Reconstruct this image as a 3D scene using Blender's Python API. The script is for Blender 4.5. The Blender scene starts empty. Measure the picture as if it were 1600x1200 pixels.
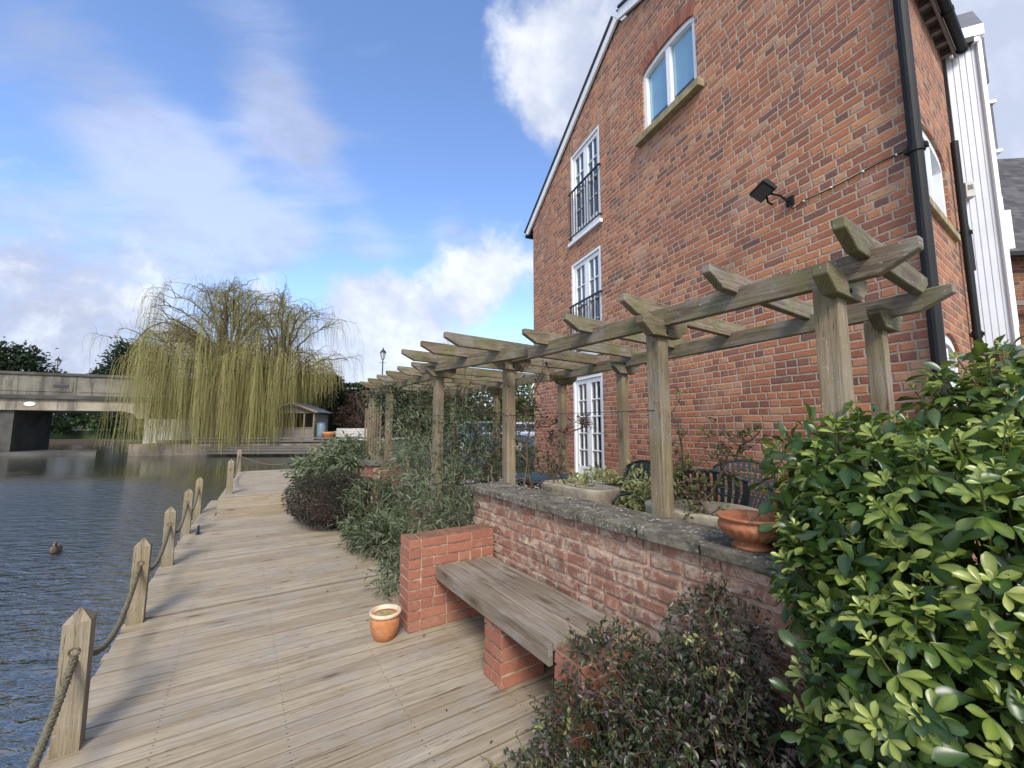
import bpy, bmesh, math, random
import numpy as np
from mathutils import Vector, Matrix
from mathutils.geometry import tessellate_polygon
R = math.radians
random.seed(7); rng = np.random.default_rng(7)
sc = bpy.context.scene
COL = sc.collection
V = Vector
UP = V((0, 0, 1))

def lin(r, g, b):
    def c(x):
        x /= 255.
        return x/12.92 if x <= .04045 else ((x+.055)/1.055)**2.4
    return (c(r), c(g), c(b), 1)

# ------------------------------------------------------------------ frames
def heading(deg):
    return V((math.sin(R(deg)), math.cos(R(deg)), 0))
E_ = heading(-32.8)                 # along the deck edge
N_ = V((E_.y, -E_.x, 0))            # across the deck, towards the house
def D(s, t, z=0.):
    return E_*s + N_*t + V((0, 0, z))
CN = V((3.065, 2.993, 0))           # near corner of the house
WA = heading(-21.15)                # along the gable wall, away from the camera
WO = V((-WA.y, WA.x, 0))            # out of the gable wall, towards the river
def W(a, o, z):
    return CN + WA*a + WO*o + V((0, 0, z))
SB = heading(55)                    # along the side wall
SO = V((SB.y, -SB.x, 0))            # out of the side wall
def S(b, o, z):
    return CN + SB*b + SO*o + V((0, 0, z))

# ------------------------------------------------------------------ objects
def tag(o, label=None, cat=None, group=None, kind=None):
    if label: o['label'] = label
    if cat: o['category'] = cat
    if group: o['group'] = group
    if kind: o['kind'] = kind
    return o
def thing(name, label, cat, loc=(0, 0, 0), group=None):
    o = bpy.data.objects.new(name, None); COL.objects.link(o)
    o.location = V(loc); o.empty_display_size = .1
    return tag(o, label, cat, group)
def link(name, me, parent=None, origin=None):
    o = bpy.data.objects.new(name, me); COL.objects.link(o)
    if parent:
        o.parent = parent
    if origin is not None:
        o.location = origin
    return o
def wloc(o):
    p = V((0, 0, 0))
    while o is not None:
        p += o.location; o = o.parent
    return p
def copy_tree(o, parent=None):
    c = o.copy(); COL.objects.link(c); c.parent = parent
    for ch in list(o.children):
        copy_tree(ch, c)
    return c

class MB:
    def __init__(self):
        self.v = []; self.f = []; self.uv = []; self.rn = []; self.mi = []
    def face(self, idx, uvs=None, rnd=0., mi=0):
        self.f.append(tuple(idx)); self.rn.append(rnd); self.mi.append(mi)
        self.uv.extend(uvs if uvs else [(0, 0)]*len(idx))
    def poly(self, pts, uvs=None, rnd=0., mi=0):
        b = len(self.v); self.v.extend(V(p) for p in pts)
        self.face(range(b, b+len(pts)), uvs, rnd, mi)
    def box(self, c, ax, ay, az, sx, sy, sz, rnd=None, mi=0, jit=0.):
        if rnd is None: rnd = random.random()
        c = V(c); ax = V(ax).normalized(); ay = V(ay).normalized(); az = V(az).normalized()
        b = len(self.v)
        for i in (-1, 1):
            for j in (-1, 1):
                for k in (-1, 1):
                    q = c + ax*(i*sx/2) + ay*(j*sy/2) + az*(k*sz/2)
                    if jit: q = q + V((random.uniform(-jit, jit), random.uniform(-jit, jit), random.uniform(-jit, jit)))
                    self.v.append(q)
        def id_(i, j, k): return b + i*4 + j*2 + k
        o = rnd*37.
        X = (o, o+sx); Y = (0, sy); Z = (sy, sy+sz)
        hand = ax.cross(ay).dot(az) > 0
        def q(ids, uvs):
            if not hand: ids = ids[::-1]; uvs = uvs[::-1]
            self.face([id_(*t) for t in ids], uvs, rnd, mi)
        q([(0,0,1),(1,0,1),(1,1,1),(0,1,1)], [(X[0],0),(X[1],0),(X[1],sy),(X[0],sy)])
        q([(0,1,0),(1,1,0),(1,0,0),(0,0,0)], [(X[0],sy+.5),(X[1],sy+.5),(X[1],.5),(X[0],.5)])
        q([(0,0,0),(1,0,0),(1,0,1),(0,0,1)], [(X[0],-sz),(X[1],-sz),(X[1],0),(X[0],0)])
        q([(0,1,1),(1,1,1),(1,1,0),(0,1,0)], [(X[0],sy),(X[1],sy),(X[1],sy+sz),(X[0],sy+sz)])
        q([(0,0,0),(0,0,1),(0,1,1),(0,1,0)], [(o,0),(o,sz),(o+.02,sz),(o+.02,0)])
        q([(1,1,0),(1,1,1),(1,0,1),(1,0,0)], [(o,0),(o,sz),(o+.02,sz),(o+.02,0)])
    def prism(self, prof, p0, ax, az, w, rnd=None, mi=0):
        """profile (along ax, up az) points, extruded w about the plane through p0"""
        if rnd is None: rnd = random.random()
        ax = V(ax).normalized(); az = V(az).normalized(); ay = az.cross(ax)
        if sum(prof[i][0]*prof[(i+1) % len(prof)][1]-prof[(i+1) % len(prof)][0]*prof[i][1] for i in range(len(prof))) < 0:
            prof = prof[::-1]
        n = len(prof); b = len(self.v); p0 = V(p0); o = rnd*37
        for sgn in (-1, 1):
            for (x, z) in prof:
                self.v.append(p0 + ax*x + az*z + ay*(sgn*w/2))
        self.face([b+i for i in range(n)], [(o+x, z) for x, z in prof], rnd, mi)
        self.face([b+n+i for i in reversed(range(n))], [(o+x, z+.7) for x, z in reversed(prof)], rnd, mi)
        for i in range(n):
            j = (i+1) % n
            x0, z0 = prof[i]; x1, z1 = prof[j]
            steep = abs(z1-z0) > abs(x1-x0)*2
            if steep:
                uv = [(o+x1, z1), (o+x0, z0), (o+x0+.01, z0), (o+x1+.01, z1)]
            else:
                uv = [(o+x1, z1), (o+x0, z0), (o+x0, z0+w), (o+x1, z1+w)]
            self.face([b+j, b+i, b+n+i, b+n+j], uv, rnd, mi)
    def tube(self, pts, r, sides=6, rnd=None, mi=0, cap=True):
        if rnd is None: rnd = random.random()
        pts = [V(p) for p in pts]; n = len(pts)
        rs = r if isinstance(r, (list, tuple)) else [r]*n
        b = len(self.v); ref = None; L = 0; Ls = []
        for i, p in enumerate(pts):
            t = (pts[min(i+1, n-1)]-pts[max(i-1, 0)])
            t = t.normalized() if t.length > 1e-9 else V((0, 0, 1))
            if ref is None:
                ref = t.cross(V((.31, .57, .76))).normalized()
            ref = (ref - t*ref.dot(t)).normalized(); bi = t.cross(ref)
            if i: L += (p-pts[i-1]).length
            Ls.append(L)
            for k in range(sides):
                a = 2*math.pi*k/sides
                self.v.append(p + ref*(math.cos(a)*rs[i]) + bi*(math.sin(a)*rs[i]))
        for i in range(n-1):
            for k in range(sides):
                k2 = (k+1) % sides
                c = 2*math.pi*rs[i]/sides
                self.face([b+i*sides+k, b+i*sides+k2, b+(i+1)*sides+k2, b+(i+1)*sides+k],
                          [(Ls[i], k*c), (Ls[i], k*c+c), (Ls[i+1], k*c+c), (Ls[i+1], k*c)], rnd, mi)
        if cap and sides > 2:
            self.face([b+k for k in reversed(range(sides))], None, rnd, mi)
            self.face([b+(n-1)*sides+k for k in range(sides)], None, rnd, mi)
    def lathe(self, prof, c, seg=32, rnd=0., mi=0, fn=None, sx=1., sy=1., ang=0.):
        c = V(c); b = len(self.v); n = len(prof)
        for i, (r, z) in enumerate(prof):
            for k in range(seg):
                a = 2*math.pi*k/seg
                rr = r*(fn(a, i) if fn else 1)
                x = math.cos(a)*rr*sx; y = math.sin(a)*rr*sy
                self.v.append(c + V((x*math.cos(ang)-y*math.sin(ang), x*math.sin(ang)+y*math.cos(ang), z)))
        for i in range(n-1):
            for k in range(seg):
                k2 = (k+1) % seg
                self.face([b+i*seg+k, b+i*seg+k2, b+(i+1)*seg+k2, b+(i+1)*seg+k],
                          [(k/seg, prof[i][1]), ((k+1)/seg, prof[i][1]), ((k+1)/seg, prof[i+1][1]), (k/seg, prof[i+1][1])], rnd, mi)
        if prof[0][0] > 1e-4: self.face([b+k for k in reversed(range(seg))], None, rnd, mi)
        if prof[-1][0] > 1e-4: self.face([b+(n-1)*seg+k for k in range(seg)], None, rnd, mi)
    def build(self, name, mats, parent=None, smooth=False, bevel=0., base=None, seg=2):
        if not isinstance(mats, (list, tuple)): mats = [mats]
        P = np.array([tuple(p) for p in self.v], dtype=np.float64)
        if parent is not None:
            org = wloc(parent); loc = V((0, 0, 0))
        elif base is not None:
            org = V(base); loc = org
        else:
            org = V(((P[:, 0].min()+P[:, 0].max())/2, (P[:, 1].min()+P[:, 1].max())/2, P[:, 2].min())); loc = org
        P = P - np.array(tuple(org))
        me = bpy.data.meshes.new(name)
        me.from_pydata(P.tolist(), [], self.f)
        uvl = me.uv_layers.new(name='UVMap')
        uvl.data.foreach_set('uv', np.array(self.uv, dtype=np.float32).ravel())
        at = me.attributes.new('rnd', 'FLOAT', 'FACE'); at.data.foreach_set('value', np.array(self.rn, dtype=np.float32))
        for m in mats: me.materials.append(m)
        me.polygons.foreach_set('material_index', np.array(self.mi, dtype=np.int32))
        if smooth: me.polygons.foreach_set('use_smooth', np.ones(len(self.f), dtype=bool))
        me.update()
        o = link(name, me, parent, loc)
        if bevel:
            md = o.modifiers.new('Bevel', 'BEVEL'); md.width = bevel; md.segments = seg; md.limit_method = 'ANGLE'; md.angle_limit = R(40)
        return o

# ------------------------------------------------------------------ node helpers
class NT:
    def __init__(self, name):
        self.m = bpy.data.materials.new(name); self.m.use_nodes = True
        self.t = self.m.node_tree; self.t.nodes.clear()
        self.out = self.t.nodes.new('ShaderNodeOutputMaterial')
    def n(self, typ, **kw):
        x = self.t.nodes.new(typ)
        for k, v in kw.items(): setattr(x, k, v)
        return x
    def set(self, sock, v):
        if v is None: return
        if isinstance(v, bpy.types.NodeSocket): self.t.links.new(v, sock)
        else:
            if sock.type == 'RGBA' and not hasattr(v, '__len__'): v = (v, v, v, 1)
            sock.default_value = v
    def math(self, op, a, b=None, c=None, clamp=False):
        x = self.n('ShaderNodeMath', operation=op); x.use_clamp = clamp
        self.set(x.inputs[0], a); self.set(x.inputs[1], b); self.set(x.inputs[2], c)
        return x.outputs[0]
    def vmath(self, op, a, b=None, out=0):
        x = self.n('ShaderNodeVectorMath', operation=op)
        self.set(x.inputs[0], a)
        if b is not None: self.set(x.inputs[1] if op != 'SCALE' else x.inputs[3], b)
        return x.outputs[out]
    def mix(self, fac, a, b, blend='MIX'):
        x = self.n('ShaderNodeMix', data_type='RGBA', blend_type=blend)
        self.set(x.inputs[0], fac); self.set(x.inputs[6], a); self.set(x.inputs[7], b)
        return x.outputs[2]
    def noise(self, vec, scale, detail=4, rough=.55, out=0, dist=0.):
        x = self.n('ShaderNodeTexNoise'); self.set(x.inputs['Vector'], vec)
        x.inputs['Scale'].default_value = scale; x.inputs['Detail'].default_value = detail
        x.inputs['Roughness'].default_value = rough; x.inputs['Distortion'].default_value = dist
        return x.outputs[out]
    def voronoi(self, vec, scale, feature='F1', out='Distance'):
        x = self.n('ShaderNodeTexVoronoi', feature=feature); self.set(x.inputs['Vector'], vec)
        x.inputs['Scale'].default_value = scale
        return x.outputs[out]
    def white(self, vec, out='Value'):
        x = self.n('ShaderNodeTexWhiteNoise', noise_dimensions='3D'); self.set(x.inputs['Vector'], vec)
        return x.outputs[out]
    def ramp(self, fac, stops, interp='LINEAR'):
        x = self.n('ShaderNodeValToRGB'); self.set(x.inputs[0], fac)
        cr = x.color_ramp; cr.interpolation = interp
        while len(cr.elements) > 1: cr.elements.remove(cr.elements[-1])
        cr.elements[0].position = stops[0][0]; cr.elements[0].color = stops[0][1]
        for p, c in stops[1:]:
            e = cr.elements.new(p); e.color = c
        return x.outputs[0]
    def fr(self, fac, lo, hi, a=0., b=1.):
        x = self.n('ShaderNodeMapRange'); x.interpolation_type = 'SMOOTHSTEP'
        self.set(x.inputs[0], fac); x.inputs[1].default_value = lo; x.inputs[2].default_value = hi
        x.inputs[3].default_value = a; x.inputs[4].default_value = b
        return x.outputs[0]
    def uv(self):
        return self.n('ShaderNodeUVMap', uv_map='UVMap').outputs[0]
    def obj(self):
        return self.n('ShaderNodeTexCoord').outputs['Object']
    def pos(self):
        return self.n('ShaderNodeNewGeometry').outputs['Position']
    def rnd(self):
        return self.n('ShaderNodeAttribute', attribute_name='rnd').outputs['Fac']
    def mapv(self, vec, scale=(1, 1, 1), loc=(0, 0, 0), rot=(0, 0, 0)):
        x = self.n('ShaderNodeMapping'); self.set(x.inputs[0], vec)
        x.inputs['Location'].default_value = loc; x.inputs['Rotation'].default_value = rot; x.inputs['Scale'].default_value = scale
        return x.outputs[0]
    def sep(self, v):
        x = self.n('ShaderNodeSeparateXYZ'); self.set(x.inputs[0], v); return x.outputs
    def comb(self, a, b, c=0.):
        x = self.n('ShaderNodeCombineXYZ'); self.set(x.inputs[0], a); self.set(x.inputs[1], b); self.set(x.inputs[2], c); return x.outputs[0]
    def bump(self, h, strength=.5, dist=.01, normal=None):
        x = self.n('ShaderNodeBump'); self.set(x.inputs['Height'], h)
        x.inputs['Strength'].default_value = strength; x.inputs['Distance'].default_value = dist
        if normal is not None: self.set(x.inputs['Normal'], normal)
        return x.outputs[0]
    def pbr(self, color, rough=.7, normal=None, metal=0., spec=.5, **kw):
        p = self.n('ShaderNodeBsdfPrincipled')
        self.set(p.inputs['Base Color'], color); self.set(p.inputs['Roughness'], rough)
        p.inputs['Metallic'].default_value = metal; p.inputs['Specular IOR Level'].default_value = spec
        if normal is not None: self.set(p.inputs['Normal'], normal)
        for k, v in kw.items(): self.set(p.inputs[k.replace('_', ' ')], v)
        return p.outputs[0]
    def done(self, sh):
        self.t.links.new(sh, self.out.inputs[0]); return self.m

def m_plain(name, col, rough=.6, var=.15, metal=0., spec=.5, scale=6., bump=.15, bdist=.004):
    t = NT(name); o = t.obj()
    nz = t.noise(o, scale, 5, .6)
    c = t.mix(t.fr(nz, .3, .7), tuple(x*(1-var) for x in col[:3])+(1,), tuple(min(1, x*(1+var)) for x in col[:3])+(1,))
    return t.done(t.pbr(c, rough, t.bump(t.noise(o, scale*8, 4), bump, bdist), metal, spec))

def m_wood(name, c0, c1, c2, knots=True, green=0., tone=.35, gscale=1., grey=0., rough=.72, spec=.3, streak=.3, crack=.35, edge=0.):
    t = NT(name); uv = t.uv(); r = t.rnd(); p = t.pos()
    g = t.mapv(uv, (2.2*gscale, 55*gscale, 1)); g = t.vmath('ADD', g, t.comb(0., t.math('MULTIPLY', r, 91.), r))
    n1 = t.noise(g, 1., 7, .62, dist=.35)
    g2 = t.mapv(uv, (6*gscale, 210*gscale, 1)); n2 = t.noise(t.vmath('ADD', g2, t.comb(0., t.math('MULTIPLY', r, 57.), 0.)), 1., 4, .6)
    c = t.ramp(n1, [(.22, c0), (.48, c1), (.74, c2)])
    # board to board
    c = t.mix(tone, c, t.mix(r, c0, c2), 'MIX')
    lo = t.noise(p, 1.6, 4, .6)
    c = t.mix(t.math('MULTIPLY', t.fr(lo, .38, .68), .5), c, t.mix(.5, c0, c1))
    if grey:
        gn = t.noise(p, 2.7, 5, .65, dist=.4)
        c = t.mix(t.math('MULTIPLY', t.fr(gn, .45, .62), grey), c, (.29, .28, .27, 1))
    n3 = t.noise(t.vmath('ADD', t.mapv(uv, (1.8, 30., 1)), t.comb(t.math('MULTIPLY', r, 7.), t.math('MULTIPLY', r, 33.), 0.)), 1., 5, .65, dist=.8)
    c = t.mix(t.math('MULTIPLY', t.fr(n3, .50, .66), streak), c, c0)
    c = t.mix(t.math('MULTIPLY', t.fr(n3, .36, .26), streak*.5), c, t.mix(.5, c2, (.55, .50, .42, 1)))
    cv = t.vmath('ADD', t.mapv(uv, (5., 85., 1)), t.comb(t.math('MULTIPLY', r, 17.), t.math('MULTIPLY', r, 71.), 0.))
    ck = t.math('MULTIPLY', t.fr(t.noise(cv, 1., 5, .6, dist=1.2), .615, .665), t.fr(t.noise(p, 1.9, 3, .6), .40, .55))
    c = t.mix(t.math('MULTIPLY', ck, crack), c, (.07, .05, .035, 1))
    if edge:
        vv = t.sep(uv)[1]
        ed = t.math('MINIMUM', vv, t.math('SUBTRACT', edge, vv))
        c = t.mix(t.math('MULTIPLY', t.fr(t.math('ADD', ed, t.math('MULTIPLY', t.noise(uv, 7., 3), .006)), .002, .0075, 1., 0.), .55), c, (.09, .068, .045, 1))
        gr = t.math('ABSOLUTE', t.math('SUBTRACT', t.math('FRACT', t.math('DIVIDE', vv, edge/4)), .5))
        c = t.mix(t.math('MULTIPLY', t.fr(gr, .40, .48), .22), c, c0)
        fx = t.math('MULTIPLY', t.math('SUBTRACT', t.math('FRACT', t.math('DIVIDE', t.vmath('DOT_PRODUCT', p, tuple(N_), out=1), .55)), .5), .55)
        fy = t.math('SUBTRACT', t.math('ABSOLUTE', t.math('SUBTRACT', vv, edge/2)), edge*.28)
        nd = t.math('SQRT', t.math('ADD', t.math('MULTIPLY', fx, fx), t.math('MULTIPLY', fy, fy)))
        c = t.mix(t.math('MULTIPLY', t.fr(nd, .0035, .0065, 1., 0.), .75), c, (.05, .045, .045, 1))
    h = t.math('ADD', t.math('MULTIPLY', n1, .6), t.math('MULTIPLY', n2, .5))
    h = t.math('SUBTRACT', h, t.math('MULTIPLY', ck, .8))
    c = t.mix(t.math('MULTIPLY', t.fr(n2, .52, .74), .45), c, t.mix(.55, c0, (.05, .035, .025, 1)))
    if knots:
        kv = t.vmath('ADD', t.mapv(uv, (2.3, 8.2, 1)), t.comb(t.math('MULTIPLY', r, 13.), t.math('MULTIPLY', r, 29.), r))
        kv = t.vmath('ADD', kv, t.vmath('SCALE', t.noise(t.mapv(uv, (5, 30, 1)), 1., 3, .5, out=1), .12))
        kd = t.voronoi(kv, 1.)
        rare = t.math('GREATER_THAN', t.sep(t.voronoi(kv, 1., out='Color'))[0], .5)
        kn = t.math('MULTIPLY', t.fr(kd, .06, .20, 1., 0.), rare)
        halo = t.math('MULTIPLY', t.fr(kd, .15, .42, 1., 0.), rare)
        c = t.mix(t.math('MULTIPLY', halo, .35), c, c0)
        c = t.mix(t.math('MULTIPLY', kn, .75), c, (.075, .045, .028, 1))
    if green:
        gn = t.noise(p, 5., 5, .7)
        nrm = t.sep(t.n('ShaderNodeNewGeometry').outputs['Normal'])[2]
        gm = t.math('MULTIPLY', t.fr(gn, .42, .66), green)
        c = t.mix(gm, c, (.12, .13, .035, 1))
        sp = t.fr(t.noise(p, 60., 2, .5), .66, .74)
        c = t.mix(t.math('MULTIPLY', sp, .5), c, (.42, .43, .38, 1))
    return t.done(t.pbr(c, t.math('ADD', rough-.1, t.math('MULTIPLY', n1, .2)), t.bump(h, .8, .006), 0, spec))

def m_brickwall(name, bl=.25, bh=.083, light=1., shift=0.):
    """bonded brickwork laid out in wall metres (UV): every brick its own tone, recessed mortar"""
    t = NT(name); uv = t.uv()
    wob = t.vmath('SCALE', t.vmath('SUBTRACT', t.noise(uv, 9., 3, .6, out=1), (.5, .5, .5)), .016)
    wob2 = t.vmath('SCALE', t.vmath('SUBTRACT', t.noise(uv, .8, 2, .5, out=1), (.5, .5, .5)), .035)
    q = t.sep(t.vmath('ADD', t.vmath('ADD', uv, wob), wob2))
    x, y = q[0], q[1]
    row = t.math('FLOOR', t.math('DIVIDE', y, bh))
    fy = t.math('FRACT', t.math('DIVIDE', y, bh))
    r4 = t.math('MODULO', t.math('ADD', row, 400.), 4.)
    hdr = t.math('LESS_THAN', r4, .5)
    length = t.math('SUBTRACT', bl, t.math('MULTIPLY', hdr, bl*.5))
    off = t.math('MULTIPLY', t.white(t.comb(row, 3.3, shift)), bl*.35)
    off = t.math('ADD', off, t.math('MULTIPLY', t.math('MODULO', t.math('ADD', row, 400.), 2.), bl*.5))
    xx = t.math('DIVIDE', t.math('ADD', x, off), length)
    colid = t.math('FLOOR', xx); fx = t.math('FRACT', xx)
    idv = t.comb(colid, row, shift+1.7)
    # occasional snapped headers
    split = t.math('MULTIPLY', t.math('GREATER_THAN', t.white(t.comb(colid, row, 9.1)), .62), t.math('SUBTRACT', 1., hdr))
    fx2 = t.math('FRACT', t.math('MULTIPLY', fx, 2.))
    half = t.math('FLOOR', t.math('MULTIPLY', fx, 2.))
    fxs = t.math('ADD', t.math('MULTIPLY', fx, t.math('SUBTRACT', 1., split)), t.math('MULTIPLY', fx2, split))
    lens = t.math('MULTIPLY', length, t.math('SUBTRACT', 1., t.math('MULTIPLY', split, .5)))
    idv = t.vmath('ADD', idv, t.comb(0., 0., t.math('MULTIPLY', t.math('MULTIPLY', half, split), .37)))
    dx = t.math('MULTIPLY', t.math('MINIMUM', fxs, t.math('SUBTRACT', 1., fxs)), lens)
    dy = t.math('MULTIPLY', t.math('MINIMUM', fy, t.math('SUBTRACT', 1., fy)), bh)
    d = t.math('MINIMUM', dx, dy)
    edge = t.math('ADD', d, t.math('MULTIPLY', t.math('SUBTRACT', t.noise(uv, 38., 4, .65), .5), .013))
    brick = t.fr(edge, .0048, .0115)
    rv = t.white(idv); rv2 = t.white(t.vmath('ADD', idv, (5.5, 2.2, 7.1)))
    k = light
    def L(r, g, b): return (r*k, g*k, b*k, 1)
    c = t.ramp(rv, [(0., L(.085, .052, .044)), (.05, L(.115, .060, .046)), (.11, L(.17, .072, .046)), (.28, L(.21, .077, .043)),
                    (.5, L(.27, .098, .049)), (.72, L(.33, .125, .058)), (.88, L(.38, .165, .075)), (.95, L(.34, .20, .115)), (1., L(.20, .095, .068))])
    c = t.mix(t.math('MULTIPLY', rv2, .22), c, L(.235, .098, .055))
    sf = t.noise(t.mapv(uv, (1., 1.8, 1)), 26., 6, .72)
    c = t.mix(t.math('MULTIPLY', t.fr(sf, .46, .72), .6), c, L(.13, .058, .042))
    c = t.mix(t.math('MULTIPLY', t.fr(t.noise(uv, 55., 4, .65), .56, .70), .5), c, L(.44, .27, .19))
    big = t.noise(uv, .55, 4, .6)
    c = t.mix(t.math('MULTIPLY', t.fr(big, .42, .7), .30), c, L(.13, .07, .055))
    mort = t.mix(t.noise(uv, 14., 5, .65), L(.17, .125, .088), L(.40, .31, .225))
    mort = t.mix(t.math('MULTIPLY', t.fr(big, .4, .7), .35), mort, L(.17, .12, .10))
    col = t.mix(brick, mort, c)
    # mortar smears over some bricks
    col = t.mix(t.math('MULTIPLY', t.fr(t.noise(t.mapv(uv, (1., 2.2, 1)), 6., 7, .78), .56, .74), .5), col, L(.42, .33, .26))
    wz = t.sep(t.pos())[2]                     # lowest courses redder and darker
    col = t.mix(t.math('MULTIPLY', t.fr(t.math('ADD', wz, t.math('MULTIPLY', big, 1.2)), 1.3, 2.6, 1., 0.), .35), col, L(.17, .05, .038))
    run = t.noise(t.mapv(uv, (3.2, .22, 1)), 1., 5, .65)
    col = t.mix(t.math('MULTIPLY', t.fr(run, .54, .70), .32), col, L(.14, .085, .065))
    col = t.mix(t.math('MULTIPLY', t.fr(t.noise(t.mapv(uv, (1.1, .8, 1)), 1., 4, .6), .56, .68), .22), col, L(.46, .30, .21))
    h = t.math('ADD', t.math('MULTIPLY', t.fr(edge, .003, .013), .75), t.math('MULTIPLY', sf, .35))
    h = t.math('ADD', h, t.math('MULTIPLY', rv, .3))
    return t.done(t.pbr(col, .88, t.bump(h, .85, .012), 0, .25))

def m_brick_real(name, white=.0, moss=0.):
    t = NT(name); p = t.pos(); r = t.rnd()
    c = t.ramp(r, [(0., (.17, .06, .045, 1)), (.25, (.25, .08, .05, 1)), (.6, (.31, .10, .058, 1)), (.85, (.35, .135, .075, 1)), (1., (.24, .115, .09, 1))])
    nz = t.noise(p, 38., 6, .7)
    c = t.mix(t.math('MULTIPLY', t.fr(nz, .45, .72), .5), c, (.2, .075, .05, 1))
    c = t.mix(t.math('MULTIPLY', t.fr(t.noise(p, 70., 4, .65), .58, .72), .55), c, (.52, .33, .24, 1))
    c = t.mix(t.math('MULTIPLY', t.fr(t.noise(p, 12., 6, .75), .55, .70), .5), c, (.40, .24, .17, 1))
    c = t.mix(.22, c, (.33, .19, .14, 1))
    c = t.mix(t.math('MULTIPLY', t.fr(t.noise(p, 26., 6, .75), .54, .70), .55), c, (.15, .075, .055, 1))
    if white:
        c = t.mix(.45, c, (.21, .115, .08, 1))
        wn = t.noise(p, 8.5, 7, .8, dist=.5)
        c = t.mix(t.math('MULTIPLY', t.fr(wn, .44, .60), white), c, (.45, .36, .27, 1))
        wn = t.noise(p, 4.3, 7, .78, dist=.6)
        c = t.mix(t.math('MULTIPLY', t.fr(wn, .50, .66), .75), c, (.115, .082, .058, 1))
        wn = t.noise(p, 17., 5, .7)
        c = t.mix(t.math('MULTIPLY', t.fr(wn, .58, .72), .5), c, (.17, .14, .07, 1))
    if moss:
        nn = t.sep(t.n('ShaderNodeNewGeometry').outputs['Normal'])[2]
        mm = t.math('MULTIPLY', t.fr(nn, .6, .9), t.fr(t.noise(p, 18., 5, .7), .35, .6))
        c = t.mix(t.math('MULTIPLY', mm, moss), c, (.085, .08, .04, 1))
    h = t.math('ADD', nz, t.math('MULTIPLY', t.noise(p, 150., 3, .6), .5))
    return t.done(t.pbr(c, .88, t.bump(h, .8, .006), 0, .25))

def m_leaf(name, stops, rough=.42, trans=.25, spec=.45):
    t = NT(name); r = t.rnd()
    c = t.ramp(r, stops)
    c = t.mix(t.math('MULTIPLY', t.noise(t.pos(), 40., 3, .6), .35), c, tuple(x*.55 for x in stops[0][1][:3])+(1,))
    p = t.pbr(c, rough, None, 0, spec)
    tr = t.n('ShaderNodeBsdfTranslucent'); t.set(tr.inputs[0], t.mix(.5, c, (.25, .32, .03, 1)))
    mx = t.n('ShaderNodeMixShader'); mx.inputs[0].default_value = trans
    t.t.links.new(p, mx.inputs[1]); t.t.links.new(tr.outputs[0], mx.inputs[2])
    return t.done(mx.outputs[0])

def m_glass(name, tint=(.8, .9, .95, 1)):
    t = NT(name)
    lw = t.n('ShaderNodeLayerWeight'); lw.inputs[0].default_value = .5
    g = t.n('ShaderNodeBsdfGlossy'); g.inputs['Roughness'].default_value = .02; g.inputs[0].default_value = (.95, .97, 1, 1)
    tr = t.n('ShaderNodeBsdfTransparent'); tr.inputs[0].default_value = tint
    mx = t.n('ShaderNodeMixShader')
    t.t.links.new(t.math('ADD', t.math('MULTIPLY', t.math('POWER', lw.outputs[1], 3.5), .60), .06), mx.inputs[0])
    t.t.links.new(tr.outputs[0], mx.inputs[1]); t.t.links.new(g.outputs[0], mx.inputs[2])
    return t.done(mx.outputs[0])

M = {}
M['deck'] = m_wood('deck_boards', (.17, .125, .075, 1), (.325, .262, .175, 1), (.46, .395, .29, 1), tone=.32, grey=.32, streak=.30, crack=.9, gscale=.8, edge=.0955)
M['deck_new'] = m_wood('newer_boards', (.17, .128, .08, 1), (.31, .25, .17, 1), (.47, .40, .29, 1), tone=.55, grey=.2)
M['bench'] = m_wood('bench_planks', (.085, .062, .042, 1), (.23, .18, .125, 1), (.36, .30, .22, 1), tone=.3, grey=.35, streak=.7)
M['post'] = m_wood('post_timber', (.11, .082, .05, 1), (.25, .198, .125, 1), (.38, .315, .21, 1), tone=.25, grey=.25, green=.25, streak=.5, crack=.8)
M['pergola'] = m_wood('pergola_timber', (.058, .042, .027, 1), (.165, .123, .078, 1), (.31, .25, .175, 1), tone=.4, grey=.4, green=.62, streak=.75, crack=.9)
M['pergola_post'] = m_wood('pergola_post_timber', (.10, .072, .042, 1), (.22, .163, .10, 1), (.36, .29, .195, 1), tone=.25, grey=.25, green=.25, streak=.55, crack=.9)
M['shed'] = m_wood('shed_boards', (.10, .09, .08, 1), (.175, .155, .135, 1), (.25, .225, .20, 1), knots=False, tone=.4)
M['jetty'] = m_wood('jetty_boards', (.055, .05, .042, 1), (.11, .10, .085, 1), (.17, .155, .135, 1), knots=False, tone=.4)
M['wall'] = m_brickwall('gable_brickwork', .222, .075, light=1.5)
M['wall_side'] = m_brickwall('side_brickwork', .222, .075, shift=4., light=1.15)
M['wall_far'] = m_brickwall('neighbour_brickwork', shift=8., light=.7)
M['brick'] = m_brick_real('bench_brick', moss=.8)
M['brick_old'] = m_brick_real('old_garden_brick', white=.85)
M['mortar'] = m_plain('mortar', (.37, .26, .185), .95, .35, scale=20, bump=.6, bdist=.006)
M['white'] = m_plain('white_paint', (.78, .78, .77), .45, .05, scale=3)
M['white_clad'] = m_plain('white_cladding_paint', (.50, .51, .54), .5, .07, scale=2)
M['black'] = m_plain('black_plastic', (.011, .012, .012), .55, .2, .0, .25, 3, .05)
M['iron'] = m_plain('black_iron', (.018, .018, .02), .45, .2, scale=9)
M['teal'] = m_plain('green_cast_metal', (.018, .050, .064), .42, .3, scale=9)
M['chairm'] = m_plain('dark_cast_metal', (.012, .02, .022), .42, .3, scale=9)
M['slate'] = m_plain('roof_slate', (.10, .10, .12), .7, .3, scale=3)
M['sill'] = m_plain('stone_sill', (.27, .22, .12), .9, .3, scale=8)
M['lead'] = m_plain('dark_verge', (.045, .045, .05), .7, .2)
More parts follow.
